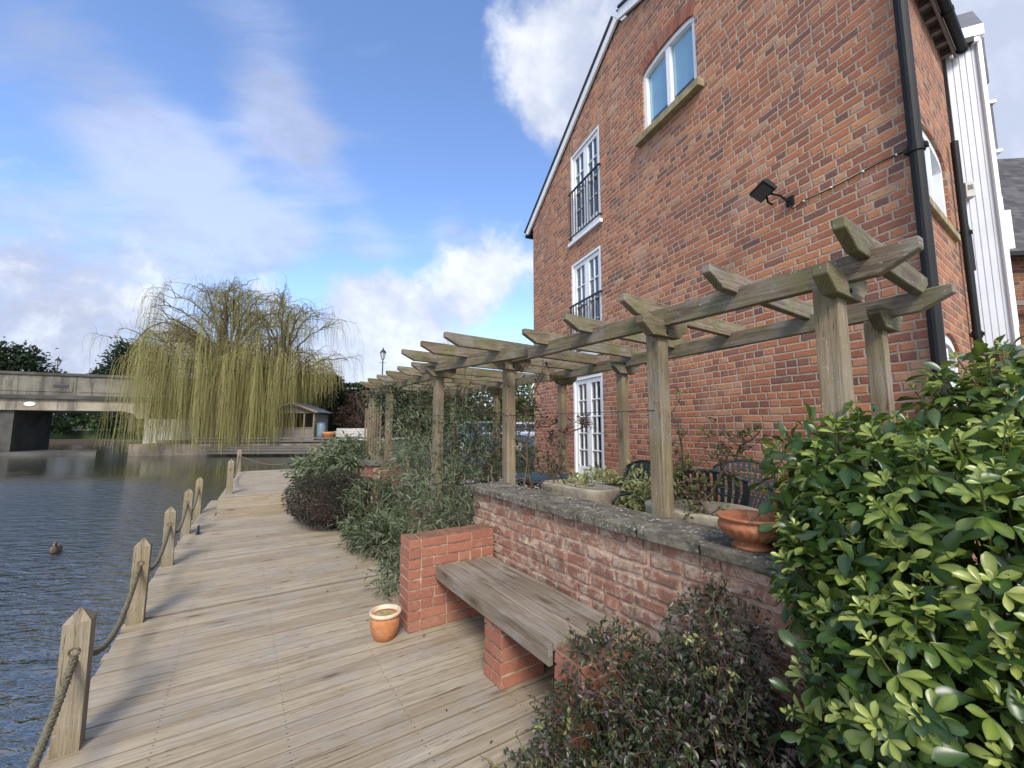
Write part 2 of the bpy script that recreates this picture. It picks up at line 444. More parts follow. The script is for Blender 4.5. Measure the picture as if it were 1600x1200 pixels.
def m_pot(name, col):
    t = NT(name); p = t.pos()
    c = t.mix(t.fr(t.noise(p, 22., 5, .65), .35, .65), tuple(v*.78 for v in col)+(1,), tuple(v*1.12 for v in col)+(1,))
    c = t.mix(t.math('MULTIPLY', t.fr(t.noise(p, 13., 6, .75), .54, .68), .5), c, (.46, .36, .27, 1))
    c = t.mix(t.math('MULTIPLY', t.fr(t.noise(p, 17., 6, .75), .58, .70), .6), c, (.10, .075, .04, 1))
    return t.done(t.pbr(c, .85, t.bump(t.noise(p, 90., 4, .6), .35, .003), 0, .3))
M['terracotta'] = m_pot('terracotta', (.44, .18, .072)); M['terracotta_dark'] = m_pot('weathered_terracotta', (.33, .125, .058))
M['rim'] = m_plain('pale_rim', (.55, .42, .29), .6, .2, scale=12)
M['compost'] = m_plain('pale_grit', (.38, .32, .14), .95, .35, scale=24, bump=.8, bdist=.02)
M['soil'] = m_plain('soil', (.045, .033, .022), .95, .4, scale=8, bump=.9, bdist=.03)
M['flags'] = m_plain('patio_flags', (.33, .30, .26), .85, .25, scale=2.5)
M['stonepl'] = m_plain('planter_stone', (.31, .265, .19), .9, .25, scale=14, bump=.6, bdist=.008)
M['concrete_dark'] = m_plain('stained_concrete', (.06, .057, .05), .9, .45, scale=.5, bump=.3)
M['concrete_pale'] = m_plain('pale_render', (.42, .41, .375), .85, .15, scale=.6)
def m_stained(name, col):
    t = NT(name); p = t.pos()
    st = t.noise(t.mapv(p, (1.6, 1.6, .16)), 1., 6, .7); big = t.noise(p, .45, 5, .65)
    c = t.mix(t.fr(big, .35, .65), tuple(v*.7 for v in col)+(1,), tuple(v*1.15 for v in col)+(1,))
    c = t.mix(t.math('MULTIPLY', t.fr(st, .47, .66), .72), c, tuple(v*.28 for v in col)+(1,))
    c = t.mix(t.math('MULTIPLY', t.fr(t.noise(p, 3.5, 5, .7), .58, .7), .4), c, (.30, .22, .13, 1))
    return t.done(t.pbr(c, .92, t.bump(big, .4, .03), 0, .2))
M['parapet'] = m_stained('weathered_parapet', (.165, .152, .125))
M['concrete'] = m_stained('bridge_concrete', (.30, .265, .205))
M['quay'] = m_plain('quay_stone', (.155, .128, .098), .9, .4, scale=1.1, bump=.5, bdist=.03)
M['grass'] = m_plain('grass_ground', (.045, .058, .022), .95, .4, scale=.8, bump=.8, bdist=.05)
M['asphalt'] = m_plain('asphalt', (.055, .055, .055), .9, .25, scale=2.)
M['rope'] = m_plain('rope_fibre', (.115, .10, .062), .9, .4, scale=60, bump=.7, bdist=.003)
M['bark'] = m_plain('bark', (.085, .065, .045), .9, .4, scale=9, bump=.8, bdist=.02)
M['twig'] = m_plain('brown_twig', (.12, .082, .05), .85, .3, scale=20)
M['twig_red'] = m_plain('red_brown_twig', (.12, .055, .04), .85, .3, scale=20)
M['twig_pale'] = m_plain('pale_cane', (.30, .24, .15), .85, .3, scale=20)
M['twig_grey'] = m_plain('bare_grey_twig', (.10, .085, .085), .9, .3, scale=3)
M['dark'] = m_plain('painted_room_shade', (.012, .012, .013), .9, .2)  # near-black colour stands in for the shade of unlit rooms
M['blind'] = m_plain('roller_blind', (.62, .66, .66), .8, .05)
M['glass'] = m_glass('window_glass')
M['lampglass'] = m_plain('lantern_glass', (.45, .47, .48), .2, .1)
M['grey_box'] = m_plain('grey_plastic', (.42, .41, .36), .5, .08)
M['butt'] = m_plain('blue_grey_plastic', (.13, .18, .21), .5, .15)
M['tyre'] = m_plain('tyre_rubber', (.018, .018, .018), .9, .2)
M['car_blue'] = m_plain('blue_grey_car_paint', (.10, .135, .18), .25, .05, metal=.4)
M['car_silver'] = m_plain('silver_car_paint', (.45, .47, .50), .25, .05, metal=.5)
M['car_glass'] = m_plain('car_glass', (.02, .025, .03), .05, .1)
M['willow'] = m_leaf('willow_strands', [(0., (.13, .115, .045, 1)), (.5, (.31, .28, .095, 1)), (1., (.50, .46, .19, 1))], .6, .15, .2)
M['willow_up'] = m_leaf('willow_twigs', [(0., (.11, .085, .045, 1)), (1., (.26, .21, .09, 1))], .7, .1, .2)
M['choisya'] = m_leaf('glossy_leaf', [(0., (.020, .052, .017, 1)), (.35, (.062, .12, .026, 1)), (.62, (.15, .22, .042, 1)), (.85, (.27, .34, .07, 1)), (1., (.42, .47, .12, 1))], .30, .30, .5)
M['abelia'] = m_leaf('small_purple_leaf', [(0., (.022, .030, .015, 1)), (.38, (.050, .070, .026, 1)), (.62, (.08, .055, .06, 1)), (.8, (.115, .083, .10, 1)), (.93, (.14, .17, .045, 1)), (1., (.26, .26, .08, 1))], .38, .12, .5)
M['greyleaf'] = m_leaf('grey_green_leaf', [(0., (.05, .066, .035, 1)), (.5, (.125, .155, .088, 1)), (1., (.25, .285, .17, 1))], .6, .2, .3)
M['darkbush'] = m_leaf('dark_twiggy_leaf', [(0., (.018, .016, .013, 1)), (.6, (.045, .038, .03, 1)), (1., (.085, .08, .05, 1))], .6, .1, .3)
M['midgreen'] = m_leaf('mid_green_leaf', [(0., (.018, .035, .014, 1)), (.6, (.045, .085, .03, 1)), (1., (.10, .15, .05, 1))], .45, .2, .4)
M['varieg'] = m_leaf('variegated_leaf', [(0., (.12, .15, .05, 1)), (.45, (.30, .32, .12, 1)), (1., (.58, .56, .28, 1))], .5, .25, .3)
M['climber'] = m_leaf('climber_leaf', [(0., (.04, .065, .02, 1)), (.6, (.10, .13, .04, 1)), (1., (.22, .22, .06, 1))], .5, .25, .3)
M['conifer'] = m_leaf('conifer_leaf', [(0., (.008, .018, .010, 1)), (.6, (.018, .036, .017, 1)), (1., (.036, .06, .026, 1))], .7, .08, .2)
M['hedge'] = m_leaf('hedge_leaf', [(0., (.010, .016, .010, 1)), (.6, (.022, .032, .017, 1)), (1., (.042, .05, .027, 1))], .8, .05, .15)
M['redbush'] = m_leaf('red_brown_leaf', [(0., (.035, .02, .016, 1)), (1., (.10, .045, .032, 1))], .7, .1, .2)

# coping stone with lichen
def m_coping():
    t = NT('lichened_coping'); p = t.pos(); r = t.rnd()
    c = t.mix(t.fr(t.noise(p, 9., 6, .7), .3, .7), (.05, .042, .030, 1), (.19, .165, .125, 1))
    c = t.mix(t.math('MULTIPLY', r, .25), c, (.16, .145, .12, 1))
    nn = t.sep(t.n('ShaderNodeNewGeometry').outputs['Normal'])[2]
    top = t.fr(nn, .5, .9)
    w = t.vmath('ADD', p, t.vmath('SCALE', t.noise(p, 30., 3, .6, out=1), .03))
    vd = t.voronoi(w, 40.); cell = t.white(t.vmath('FLOOR', t.vmath('SCALE', p, 30.)))
    patch = t.fr(t.noise(p, 5.2, 4, .6), .42, .6)
    sp = t.math('MULTIPLY', t.math('MULTIPLY', t.fr(vd, .2, .38, 1., 0.), patch), t.math('ADD', t.math('MULTIPLY', top, .85), .12))
    c = t.mix(t.math('MULTIPLY', top, t.math('MULTIPLY', patch, .4)), c, (.06, .055, .045, 1))
    c = t.mix(t.math('MULTIPLY', sp, t.fr(cell, .45, .6)), c, (.58, .57, .52, 1))
    sp2 = t.math('MULTIPLY', t.fr(t.noise(p, 46., 4, .7), .56, .64), t.fr(t.noise(p, 3.1, 3), .4, .6))
    c = t.mix(t.math('MULTIPLY', sp2, .8), c, (.46, .46, .42, 1))
    gm = t.fr(t.noise(p, 6.6, 4, .65), .55, .72)
    c = t.mix(t.math('MULTIPLY', gm, .55), c, (.12, .125, .045, 1))
    return t.done(t.pbr(c, .92, t.bump(t.noise(p, 60., 5, .7), .8, .008), 0, .2))
M['coping'] = m_coping()

def m_water():
    t = NT('river_water'); p = t.pos()
    q = t.sep(p)
    calm = t.fr(t.math('ADD', q[1], t.math('MULTIPLY', t.noise(p, .25, 3, .5), 8.)), 15., 25., 1., .07)                       # sheltered by the far trees
    far = t.noise(p, .12, 3, .5)
    a = t.mapv(p, (2.0, 5.2, 1), rot=(0, 0, R(18)))
    b = t.mapv(p, (5.0, 12., 1), rot=(0, 0, R(-12)))
    h = t.math('ADD', t.math('MULTIPLY', t.noise(a, 1., 4, .55, dist=.6), 1.), t.math('MULTIPLY', t.noise(b, 1., 3, .5, dist=.4), .38))
    lee = t.fr(t.vmath('DOT_PRODUCT', p, tuple(N_), out=1), -3.2, -1.0, 1., .35)   # quieter beside the deck
    h = t.math('MULTIPLY', h, t.math('MULTIPLY', calm, lee))
    c = t.mix(far, (.014, .018, .014, 1), (.026, .028, .016, 1))
    return t.done(t.pbr(c, .045, t.bump(h, 1., .15), 0, .5, IOR=2.8))
M['water'] = m_water()

def m_roof(name, col):
    t = NT(name); uv = t.uv(); q = t.sep(uv)
    row = t.math('DIVIDE', q[1], .16); fr = t.math('FRACT', row); rid = t.math('FLOOR', row)
    x = t.math('ADD', t.math('DIVIDE', q[0], .17), t.math('MULTIPLY', t.math('MODULO', t.math('ADD', rid, 100.), 2.), .5))
    rv = t.white(t.comb(t.math('FLOOR', x), rid, 2.))
    fx = t.math('FRACT', x)
    c = t.mix(rv, tuple(v*.6 for v in col)+(1,), tuple(v*1.35 for v in col)+(1,))
    gap = t.math('MAXIMUM', t.fr(fr, .0, .12, 1., 0.), t.fr(fx, 0., .08, 1., 0.))
    c = t.mix(t.math('MULTIPLY', gap, .7), c, (.02, .02, .02, 1))
    return t.done(t.pbr(c, .8, t.bump(t.math('ADD', fr, t.math('MULTIPLY', rv, .2)), .8, .02), 0, .3))
M['roof'] = m_roof('house_slates', (.10, .10, .115))
M['tile'] = m_roof('grey_roof_tiles', (.075, .07, .072))

# ------------------------------------------------------------------ leaves
def fast_mesh(name, Vs, F, rnd, mat, parent=None, base=None, smooth=True):
    """Vs (n,3), F (m,k) quads, rnd per vertex"""
    Vs = np.asarray(Vs, dtype=np.float64)
    if parent is not None: org = np.array(tuple(wloc(parent))); loc = (0, 0, 0)
    else: org = np.array(tuple(base)); loc = tuple(base)
    Vs = Vs - org
    me = bpy.data.meshes.new(name); k = F.shape[1]
    me.vertices.add(len(Vs)); me.vertices.foreach_set('co', Vs.astype(np.float32).ravel())
    me.loops.add(F.size); me.loops.foreach_set('vertex_index', F.astype(np.int32).ravel())
    me.polygons.add(len(F)); me.polygons.foreach_set('loop_start', np.arange(0, F.size, k, dtype=np.int32))
    me.polygons.foreach_set('loop_total', np.full(len(F), k, dtype=np.int32))
    if smooth: me.polygons.foreach_set('use_smooth', np.ones(len(F), dtype=bool))
    at = me.attributes.new('rnd', 'FLOAT', 'POINT'); at.data.foreach_set('value', np.asarray(rnd, dtype=np.float32))
    me.materials.append(mat); me.update(calc_edges=True); me.validate()
    return link(name, me, parent, loc)

def leaf_template(nl=4, shape='ovate', fold=.18, curl=.25):
    """grid 3 x (nl+1): left edge, midrib, right edge"""
    vs = []
    for i in range(nl+1):
        y = i/nl
        if shape == 'ovate': w = .5*math.sin(math.pi*min(1, y*.93+.04))**.8
        elif shape == 'obovate': w = .5*math.sin(math.pi*min(1., y**1.55*.80+.045))**.9
        elif shape == 'lance': w = .5*math.sin(math.pi*min(1, y*.9+.06))**1.1
        else: w = .5
        if i == nl: w *= .30 if shape == 'obovate' else .25
        z = -curl*y*y
        vs += [(-w, y, z+fold*w), (0, y, z), (w, y, z+fold*w)]
    fs = []
    for i in range(nl):
        a = i*3
        fs += [(a, a+1, a+4, a+3), (a+1, a+2, a+5, a+4)]
    return np.array(vs), np.array(fs)
T_OB = leaf_template(7, 'obovate', .20, .20)
T_OV = leaf_template(3, 'ovate', .3, .2)
T_LA = leaf_template(3, 'lance', .25, .3)
T_Q = leaf_template(1, 'quad', .2, .1); T_Q[0][:, 0] *= np.array([1, 1, 1, 2.4, 1, 2.4])
def unit(a): return a/np.maximum(np.linalg.norm(a, axis=1, keepdims=True), 1e-9)
def leaves(name, P, Dr, L, Wd, rnd, tmpl, mat, parent=None, base=None, upb=None, roll=.6):
    P = np.asarray(P, float); n = len(P); Dr = unit(np.asarray(Dr, float))
    up = np.tile(np.array([0, 0, 1.]), (n, 1)) if upb is None else np.asarray(upb, float)
    up = up + rng.normal(0, roll, (n, 3))
    side = unit(np.cross(Dr, up)); nor = np.cross(side, Dr)
    tv, tf = tmpl; k = len(tv)
    L = np.broadcast_to(np.asarray(L, float), (n,)); Wd = np.broadcast_to(np.asarray(Wd, float), (n,))
    X = (P[:, None, :] + tv[None, :, 0:1]*Wd[:, None, None]*side[:, None, :] + tv[None, :, 1:2]*L[:, None, None]*Dr[:, None, :]
         + tv[None, :, 2:3]*L[:, None, None]*nor[:, None, :])
    F = (tf[None, :, :] + (np.arange(n)*k)[:, None, None]).reshape(-1, 4)
    return fast_mesh(name, X.reshape(-1, 3), F, np.clip(np.repeat(np.clip(rnd, 0, 1), k)+np.tile(np.where(np.arange(k) % 3 == 1, .12, -.05), n), 0, 1), mat, parent, base)
def in_lobes(n, lobes, shell=.0, ground=None, surf=False):
    """random points in a union of ellipsoids (c, r); shell>0 pushes them outwards"""
    vol = np.array([l[1][0]*l[1][1]*l[1][2] for l in lobes])**.75; vol /= vol.sum()
    k = rng.choice(len(lobes), n, p=vol)
    d = unit(rng.normal(size=(n, 3)))
    rad = (shell + (1-shell)*rng.random(n))**(1/2.2)
    C = np.array([l[0] for l in lobes])[k]; Rr = np.array([l[1] for l in lobes])[k]
    P = C + d*Rr*rad[:, None]
    return P, d, rad, k
def lobe_depth(P, lobes):
    """max over lobes of (1 - normalised radius): >0 inside"""
    m = np.full(len(P), -9.)
    for c, r in lobes:
        q = 1-np.linalg.norm((P-np.array(c))/np.array(r), axis=1); m = np.maximum(m, q)
    return m
def tubes(name, paths, radii, mat, sides=4, parent=None, base=None, rnds=None):
    """many tapered tubes as one mesh, paths list of (k,3) arrays"""
    Vs = []; Fs = []; rn = []; b = 0
    ang = np.arange(sides)*2*np.pi/sides; ca, sa = np.cos(ang), np.sin(ang)
    for q, (p, r) in enumerate(zip(paths, radii)):
        p = np.asarray(p, float); k = len(p)
        tg = np.gradient(p, axis=0); tg = unit(tg)
        ref = np.array([.31, .57, .76]) if abs(tg[0] @ np.array([.31, .57, .76])) < .9 else np.array([1., 0, 0])
        u = unit(np.cross(tg, ref)); w = np.cross(tg, u)
        rr = np.linspace(r[0], r[1], k) if len(r) == 2 else np.asarray(r)
        ring = p[:, None, :] + rr[:, None, None]*(ca[None, :, None]*u[:, None, :] + sa[None, :, None]*w[:, None, :])
        Vs.append(ring.reshape(-1, 3))
        i = np.arange(k-1)[:, None]*sides; j = np.arange(sides)[None, :]; j2 = (j+1) % sides
        Fs.append(np.stack([i+j, i+j2, i+sides+j2, i+sides+j], -1).reshape(-1, 4)+b)
        rn.append(np.full(k*sides, random.random() if rnds is None else rnds[q])); b += k*sides
    return fast_mesh(name, np.concatenate(Vs), np.concatenate(Fs), np.concatenate(rn), mat, parent, base)
def wiggle(p0, p1, k=6, amp=.05, sag=0.):
    p0 = np.array(p0, float); p1 = np.array(p1, float); t = np.linspace(0, 1, k)[:, None]
    q = p0*(1-t)+p1*t
    o = np.cumsum(rng.normal(0, amp/math.sqrt(k), (k, 3)), axis=0); o -= o[0]*(1-t)+o[-1]*t
    q += o; q[:, 2] -= sag*4*(t[:, 0]*(1-t[:, 0]))
    return q

# ================================================================== SETTING
def slab(name, pts, top, bottom, mats, label=None):
    m = MB(); n = len(pts)
    area = sum(pts[i][0]*pts[(i+1) % n][1]-pts[(i+1) % n][0]*pts[i][1] for i in range(n))
    if area < 0: pts = pts[::-1]
    m.poly([(x, y, top) for x, y in pts], [(x, y) for x, y in pts])
    for i in range(n):
        a = pts[i]; b = pts[(i+1) % n]; L = math.dist(a, b)
        m.poly([(a[0], a[1], top), (a[0], a[1], bottom), (b[0], b[1], bottom), (b[0], b[1], top)],
               [(0, top), (0, bottom), (L, bottom), (L, top)], mi=1 if len(mats) > 1 else 0)
    return tag(m.build(name, mats, base=(pts[0][0], pts[0][1], bottom)), label, None, None, 'structure')
def xy(*ps): return [(p.x, p.y) for p in ps]

m = MB(); m.poly([(-900, -300, -.7), (900, -300, -.7), (900, 1500, -.7), (-900, 1500, -.7)], [(0, 0), (1, 0), (1, 1), (0, 1)])
tag(m.build('water', M['water'], base=(0, 0, -.7)), kind='structure')
m = MB(); m.poly([(-2500, -400, -2.2), (2500, -400, -2.2), (2500, 4000, -2.2), (-2500, 4000, -2.2)])
tag(m.build('river_bed', M['soil'], base=(0, 0, -2.2)), kind='structure')
# the garden platform the house stands on, the car park behind it and the far banks
slab('patio', xy(D(-8, 2.16), D(9.5, 2.16), D(9.5, 14), D(-8, 14)), .3, -2, [M['flags'], M['quay']])
slab('ground', [(-4.2, 12.3), (60, 5), (420, 5), (420, 900), (-10, 900), (-11.2, 60), (-10.8, 30), (-7.5, 19)], .22, -2, [M['grass'], M['quay']])
slab('car_park', [(-3, 13.5), (60, 9), (60, 60), (-6, 60)], .34, -1, [M['asphalt']])
slab('quay', [(-30.66, 33.6), (-10.5, 35.4), (-10.5, 90), (-36, 90)], .20, -2, [M['quay'], M['quay']])
slab('riverside_path', [(-31.3, 37.), (-11., 37.8), (-11, 85), (-35.5, 85)], .42, -1, [M['flags'], M['quay']])
slab('grass_bank', [(-130, 62), (-60, 60), (-36, 47), (-34, 200), (-200, 200)], -.25, -2, [M['grass'], M['soil']])
slab('grass_slope', [(-200, 85), (-64, 66), (-40, 60), (-30, 300), (-300, 300)], 1.1, -2, [M['grass'], M['grass']])
slab('towpath', [(-75, 31.4), (-33.2, 33.6), (-36.5, 37), (-75, 37)], -.42, -2, [M['concrete_dark']])
slab('planting_bed', xy(D(3.42, 1.5), D(8.9, 1.15), D(8.9, 2.15), D(3.42, 2.15)), .06, -1, [M['soil']])
slab('front_bed', xy(D(-3, 1.1), D(1.35, 1.1), D(1.35, 1.84), D(-3, 1.84)), .05, -1, [M['soil']])

# ------------------------------------------------------------------ decks
def boards(name, s0, s1, t0, t1, z, mat, pitch=.102, gap=.0065, breaks=(), rails=(-.35, .45, 1.2)):
    m = MB(); s = s0; i = 0
    while s < s1:
        w = pitch-gap
        r = random.random()
        ta = t0(s) if callable(t0) else t0; tb = t1(s) if callable(t1) else t1
        ta += random.uniform(-.012, .012)
        # each row is made of one or two lengths
        cuts = [ta, tb]
        if tb-ta > 9: cuts.insert(1, ta+(tb-ta)*random.choice((.38, .55, .7)))
        for a, b in zip(cuts[:-1], cuts[1:]):
            m.box(D(s+w/2, (a+b)/2, z-.014+random.uniform(-.0015, .0015)), N_, E_, UP, b-a-.003, w, .028, rnd=random.random())
        s += pitch; i += 1
        if any(abs(s-b) < pitch/2 for b in breaks): s += .045
    # bearers below
    for tt in rails:
        m.box(D((s0+s1)/2, tt, z-.1), E_, N_, UP, s1-s0-.02, .06, .14, rnd=.1)
    return tag(m.build(name, mat, base=D(s0, 0, z-.2), bevel=.003, seg=1), kind='structure')
def t_left(s): return -.69 + max(0, s-6)*.045
def t_right(s): return 1.86 if s < 3.4 else 1.52-(s-3.4)*.065
brk = 4.48
boards('deck', -1.6, 9.0, t_left, t_right, 0., M['deck'], breaks=(brk,))
boards('upper_deck', 9.16, 14.2, lambda s: -.27+(s-9.2)*.045, 2.3, .29, M['deck'], rails=(.3, 1., 1.7))
boards('deck', 9.0, 10.9, t_left, lambda s: -.31+(s-9.2)*.045, 0., M['deck'], rails=(-.4,))
m = MB()
for ss in (-.5, 2.5, 5.5, 8.5):      # piles that carry the deck
    m.box(D(ss, -.55, -.9), UP, E_, N_, 1.7, .15, .15)
m.box(D(4, -.62, -.13), E_, N_, UP, 10, .05, .19)
tag(m.build('deck_piles', M['post'], base=D(0, -.5, -2)), kind='structure')
m = MB()
m.box(D(8.78, 1.0, .066), N_, E_, UP, 2.56, .035, .132, rnd=.3)     # lower riser
m.box(D(8.97, 1.0, .146), N_, E_, UP, 2.58, .40, .026, rnd=.75)     # tread
m.box(D(9.155, 1.0, .215), N_, E_, UP, 2.56, .035, .118, rnd=.45)   # upper riser
m.box(D(8.97, -.27, .066), E_, N_, UP, .36, .03, .13, rnd=.6)
m.box(D(11.7, -.16, .13), heading(-30.2), heading(59.8), UP, 5.0, .035, .28, rnd=.55)
tag(m.build('deck_step', M['deck_new'], base=D(8.8, 1, 0), bevel=.004, seg=1), kind='structure')

# ------------------------------------------------------------------ mooring posts and ropes
def post_mesh():
    m = MB(); w = .1; h = .585
    o = random.random()*30
    # shaft with pointed top, faces with along-grain UVs
    c = [(-w/2, -w/2), (w/2, -w/2), (w/2, w/2), (-w/2, w/2)]
    for i in range(4):
        a = c[i]; b = c[(i+1) % 4]
        m.poly([(a[0], a[1], -.3), (b[0], b[1], -.3), (b[0], b[1], h), (a[0], a[1], h)],
               [(o-.3, i*w), (o-.3, i*w+w), (o+h, i*w+w), (o+h, i*w)], .4)
        m.poly([(a[0], a[1], h), (b[0], b[1], h), (0, 0, h+.06)], [(o+h, i*w), (o+h, i*w+w), (o+h+.06, i*w+w/2)], .55)
    return m
P_HOLE = .455
post_labels = [
    ('timber mooring post at the deck edge with the thickest rope, the one nearest the camera', (2.955, -.615)),
    ('timber mooring post second along the lower deck edge, between the nearest post and the third', (4.50, -.62)),
    ('timber mooring post third along the lower deck edge, standing alone before the close pair', (6.10, -.615)),
    ('timber mooring post fourth along the lower deck edge, with the small black fitting beside it', (7.745, -.605)),
    ('timber mooring post last on the lower deck, left of the deck step against the water', (9.43, -.595)),
    ('timber mooring post on the near left corner of the upper deck above the step', (9.56, -.14)),
    ('timber mooring post farthest away, on the far corner of the upper deck', (14.05, -.03)),
]
m = post_mesh()
pr = thing('mooring_post', post_labels[0][0], 'post', D(*post_labels[0][1], 0), 'mooring posts along the deck edge')
sh = m.build('shaft', M['post'], base=(0, 0, 0), bevel=.005); sh.parent = pr
for sy in (-1, 1):
    hl = MB(); hl.tube([V((math.cos(a)*.019, sy*.0515, P_HOLE+math.sin(a)*.019)) for a in np.linspace(0, 2*math.pi, 13)], .0045, 5)
    hr = hl.build('rope_ring', M['rope'], base=(0, 0, 0), smooth=True); hr.parent = pr
pr.rotation_euler.z = 0
ang0 = R(32.8)
pr.rotation_euler.z = ang0
for i, (lb, (s, t)) in enumerate(post_labels):
    o = pr if i == 0 else copy_tree(pr)
    o.location = D(s, t, .29 if i > 4 else 0); o['label'] = lb
    o.rotation_euler = (R(random.uniform(-1, 1)), R(random.uniform(-1, 1)), ang0+R(random.uniform(-2, 2)))
def rope_line(stations, sag, zoff):
    pts = []
    for (a, b), sg in zip(zip(stations[:-1], stations[1:]), sag):
        for k in range(24):
            u = k/24
            p = a*(1-u)+b*u
            p = p - UP*(4*sg*u*(1-u))
            pts.append(p)
    pts.append(stations[-1]); return pts
def twisted(name, pts, r, pitch, label, cat):
    # resample evenly
    P = np.array([tuple(p) for p in pts]); d = np.r_[0, np.cumsum(np.linalg.norm(np.diff(P, axis=0), axis=1))]
    n = int(d[-1]/.012); q = np.linspace(0, d[-1], n)
    C = np.stack([np.interp(q, d, P[:, i]) for i in range(3)], 1)
    tg = unit(np.gradient(C, axis=0)); u = unit(np.cross(tg, np.array([.3, .2, .9]))); w = np.cross(tg, u)
    paths = []
    for s in range(3):
        a = 2*np.pi*q/pitch + s*2*np.pi/3
        paths.append(C + (np.cos(a)[:, None]*u + np.sin(a)[:, None]*w)*r*.55)
    base = tuple(C[0]); 
    o = tubes(name, paths, [(r*.58, r*.58)]*3, M['rope'], 6, None, base)
    return tag(o, label, cat)
st = [D(1.33, -.6, P_HOLE)] + [D(s, t, P_HOLE) for _, (s, t) in post_labels[:5]]
twisted('rope', rope_line(st, [.30, .245, .22, .23, .25], 0), .0165, .062, 'thick twisted brown rope looping between the posts of the lower deck', 'rope')
st = [D(9.56, -.14, .29+P_HOLE), D(14.05, -.03, .29+P_HOLE), D(14.12, 1.9, .29+P_HOLE)]
twisted('rope', rope_line(st, [.34, .3], 0), .0165, .062, 'slack rope strung along the far edge of the upper deck', 'rope')
pr2 = copy_tree(pr); pr2.location = D(14.12, 1.9, .29); pr2['label'] = 'timber mooring post at the right end of the upper deck rope, behind the bush'
m = MB()
pts = [D(7.62, -.45, .015+.05*math.sin(a)+.05)+E_*(.03*math.cos(a)) for a in np.linspace(0, 2*math.pi, 14)]
m.tube(pts, .014, 6); m.box(D(7.62, -.45, .01), E_, N_, UP, .1, .05, .02)
tag(m.build('mooring_ring', M['iron'], smooth=False), 'small black iron mooring ring on the deck by the fourth post', 'ring')

# ------------------------------------------------------------------ pots
pot = thing('flower_pot', 'small orange terracotta pot with pale rim beside the brick bench end', 'pot', D(3.19, .955, 0))
c = wloc(pot)
m = MB(); m.lathe([(.060, 0), (.072, .006), (.094, .055), (.105, .105), (.103, .145), (.094, .168)], c, 40)
m.build('body', M['terracotta'], pot, True)
m = MB(); m.lathe([(.094, .164), (.108, .168), (.114, .18), (.113, .192), (.102, .196), (.092, .188), (.09, .15)], c, 40)
m.build('rim', M['rim'], pot, True)
m = MB(); m.lathe([(.0, .168), (.03, .172), (.06, .168), (.092, .160)], c, 24); m.f = [f for f in m.f]
m.build('grit', M['compost'], pot, True)

bowl = thing('planter_bowl', 'wide fluted terracotta bowl standing on the garden wall coping', 'planter', D(1.04, 1.955, .985))
c = wloc(bowl)
def flute(a, i): return 1 + (.05*abs(math.cos(a*11)) - .03 if 3 <= i <= 7 else 0)
m = MB(); m.lathe([(.075, 0), (.083, .004), (.082, .016), (.06, .028), (.062, .04), (.095, .058), (.123, .082), (.134, .108), (.138, .118), (.136, .134), (.128, .148), (.127, .156),
                   (.141, .162), (.143, .172), (.136, .177), (.122, .166), (.112, .148), (.1, .12), (.0, .11)], c, 88, fn=flute)
for q_ in m.v: q_.z = c.z+(q_.z-c.z)*.8
m.build('bowl', M['terracotta_dark'], bowl, True)

# ------------------------------------------------------------------ brick bench
bench = thing('brick_bench', 'weathered plank bench on red brick piers built against the garden wall', 'bench', D(2.5, 1.6, 0))
def brick_pier(name, s0, s1, t0, t1, z1, along='t', ch=.075, parent=bench, mat='brick'):
    m = MB(); z = 0.; row = 0
    m.box(D((s0+s1)/2, (t0+t1)/2, z1/2-.006), E_, N_, UP, s1-s0-.018, t1-t0-.018, z1-.014, rnd=.5, mi=1)
    while z < z1-.02:
        if along == 't':
            a = t0; first = random.choice((.215, .1025)) if row % 2 else .1025
            while a < t1-.01:
                L = min(first if a == t0 else random.choice((.215, .215, .1025)), t1-a)
                if t1-a-L < .05: L = t1-a
                m.box(D((s0+s1)/2+random.uniform(-.003, .003), a+L/2, z+.0325+.005), N_, E_, UP, L-.010, s1-s0, .065, jit=.003, rnd=random.choice((.3, .45, .55, .65, .75, .9)))
                a += L
        else:
            a = s0
            while a < s1-.01:
                L = min((s1-s0) if row % 2 else (s1-s0)/2, s1-a)
                m.box(D(a+L/2, (t0+t1)/2, z+.0325+.005), E_, N_, UP, L-.010, t1-t0, .065, jit=.003, rnd=random.choice((.3, .45, .55, .65, .75, .9)))
                a += L
        z += ch; row += 1
    return m.build(name, [M[mat], M['mortar']], parent, bevel=.005, seg=2)
brick_pier('end_pier', 3.15, 3.37, 1.105, 1.855, .675)
brick_pier('support_pier', 1.50, 1.712, 1.345, 1.66, .45, 's')
brick_pier('support_pier', 2.2, 2.415, 1.345, 1.66, .375, 's')
m = MB()
for k, tt in enumerate((1.405, 1.52, 1.637, 1.755)):
    m.box(D(2.435, tt+.003, .437), E_, N_, UP, 1.425, .109, .034, rnd=[.35, .62, .2, .5][k])
m.build('seat_planks', M['bench'], bench, bevel=.005)
m = MB(); m.box(D(2.435, 1.337, .407), E_, N_, UP, 1.428, .028, .1, rnd=.15); m.box(D(2.435, 1.80, .395), E_, N_, UP, 1.42, .03, .07, rnd=.5)
m.build('front_board', M['bench'], bench, bevel=.004)

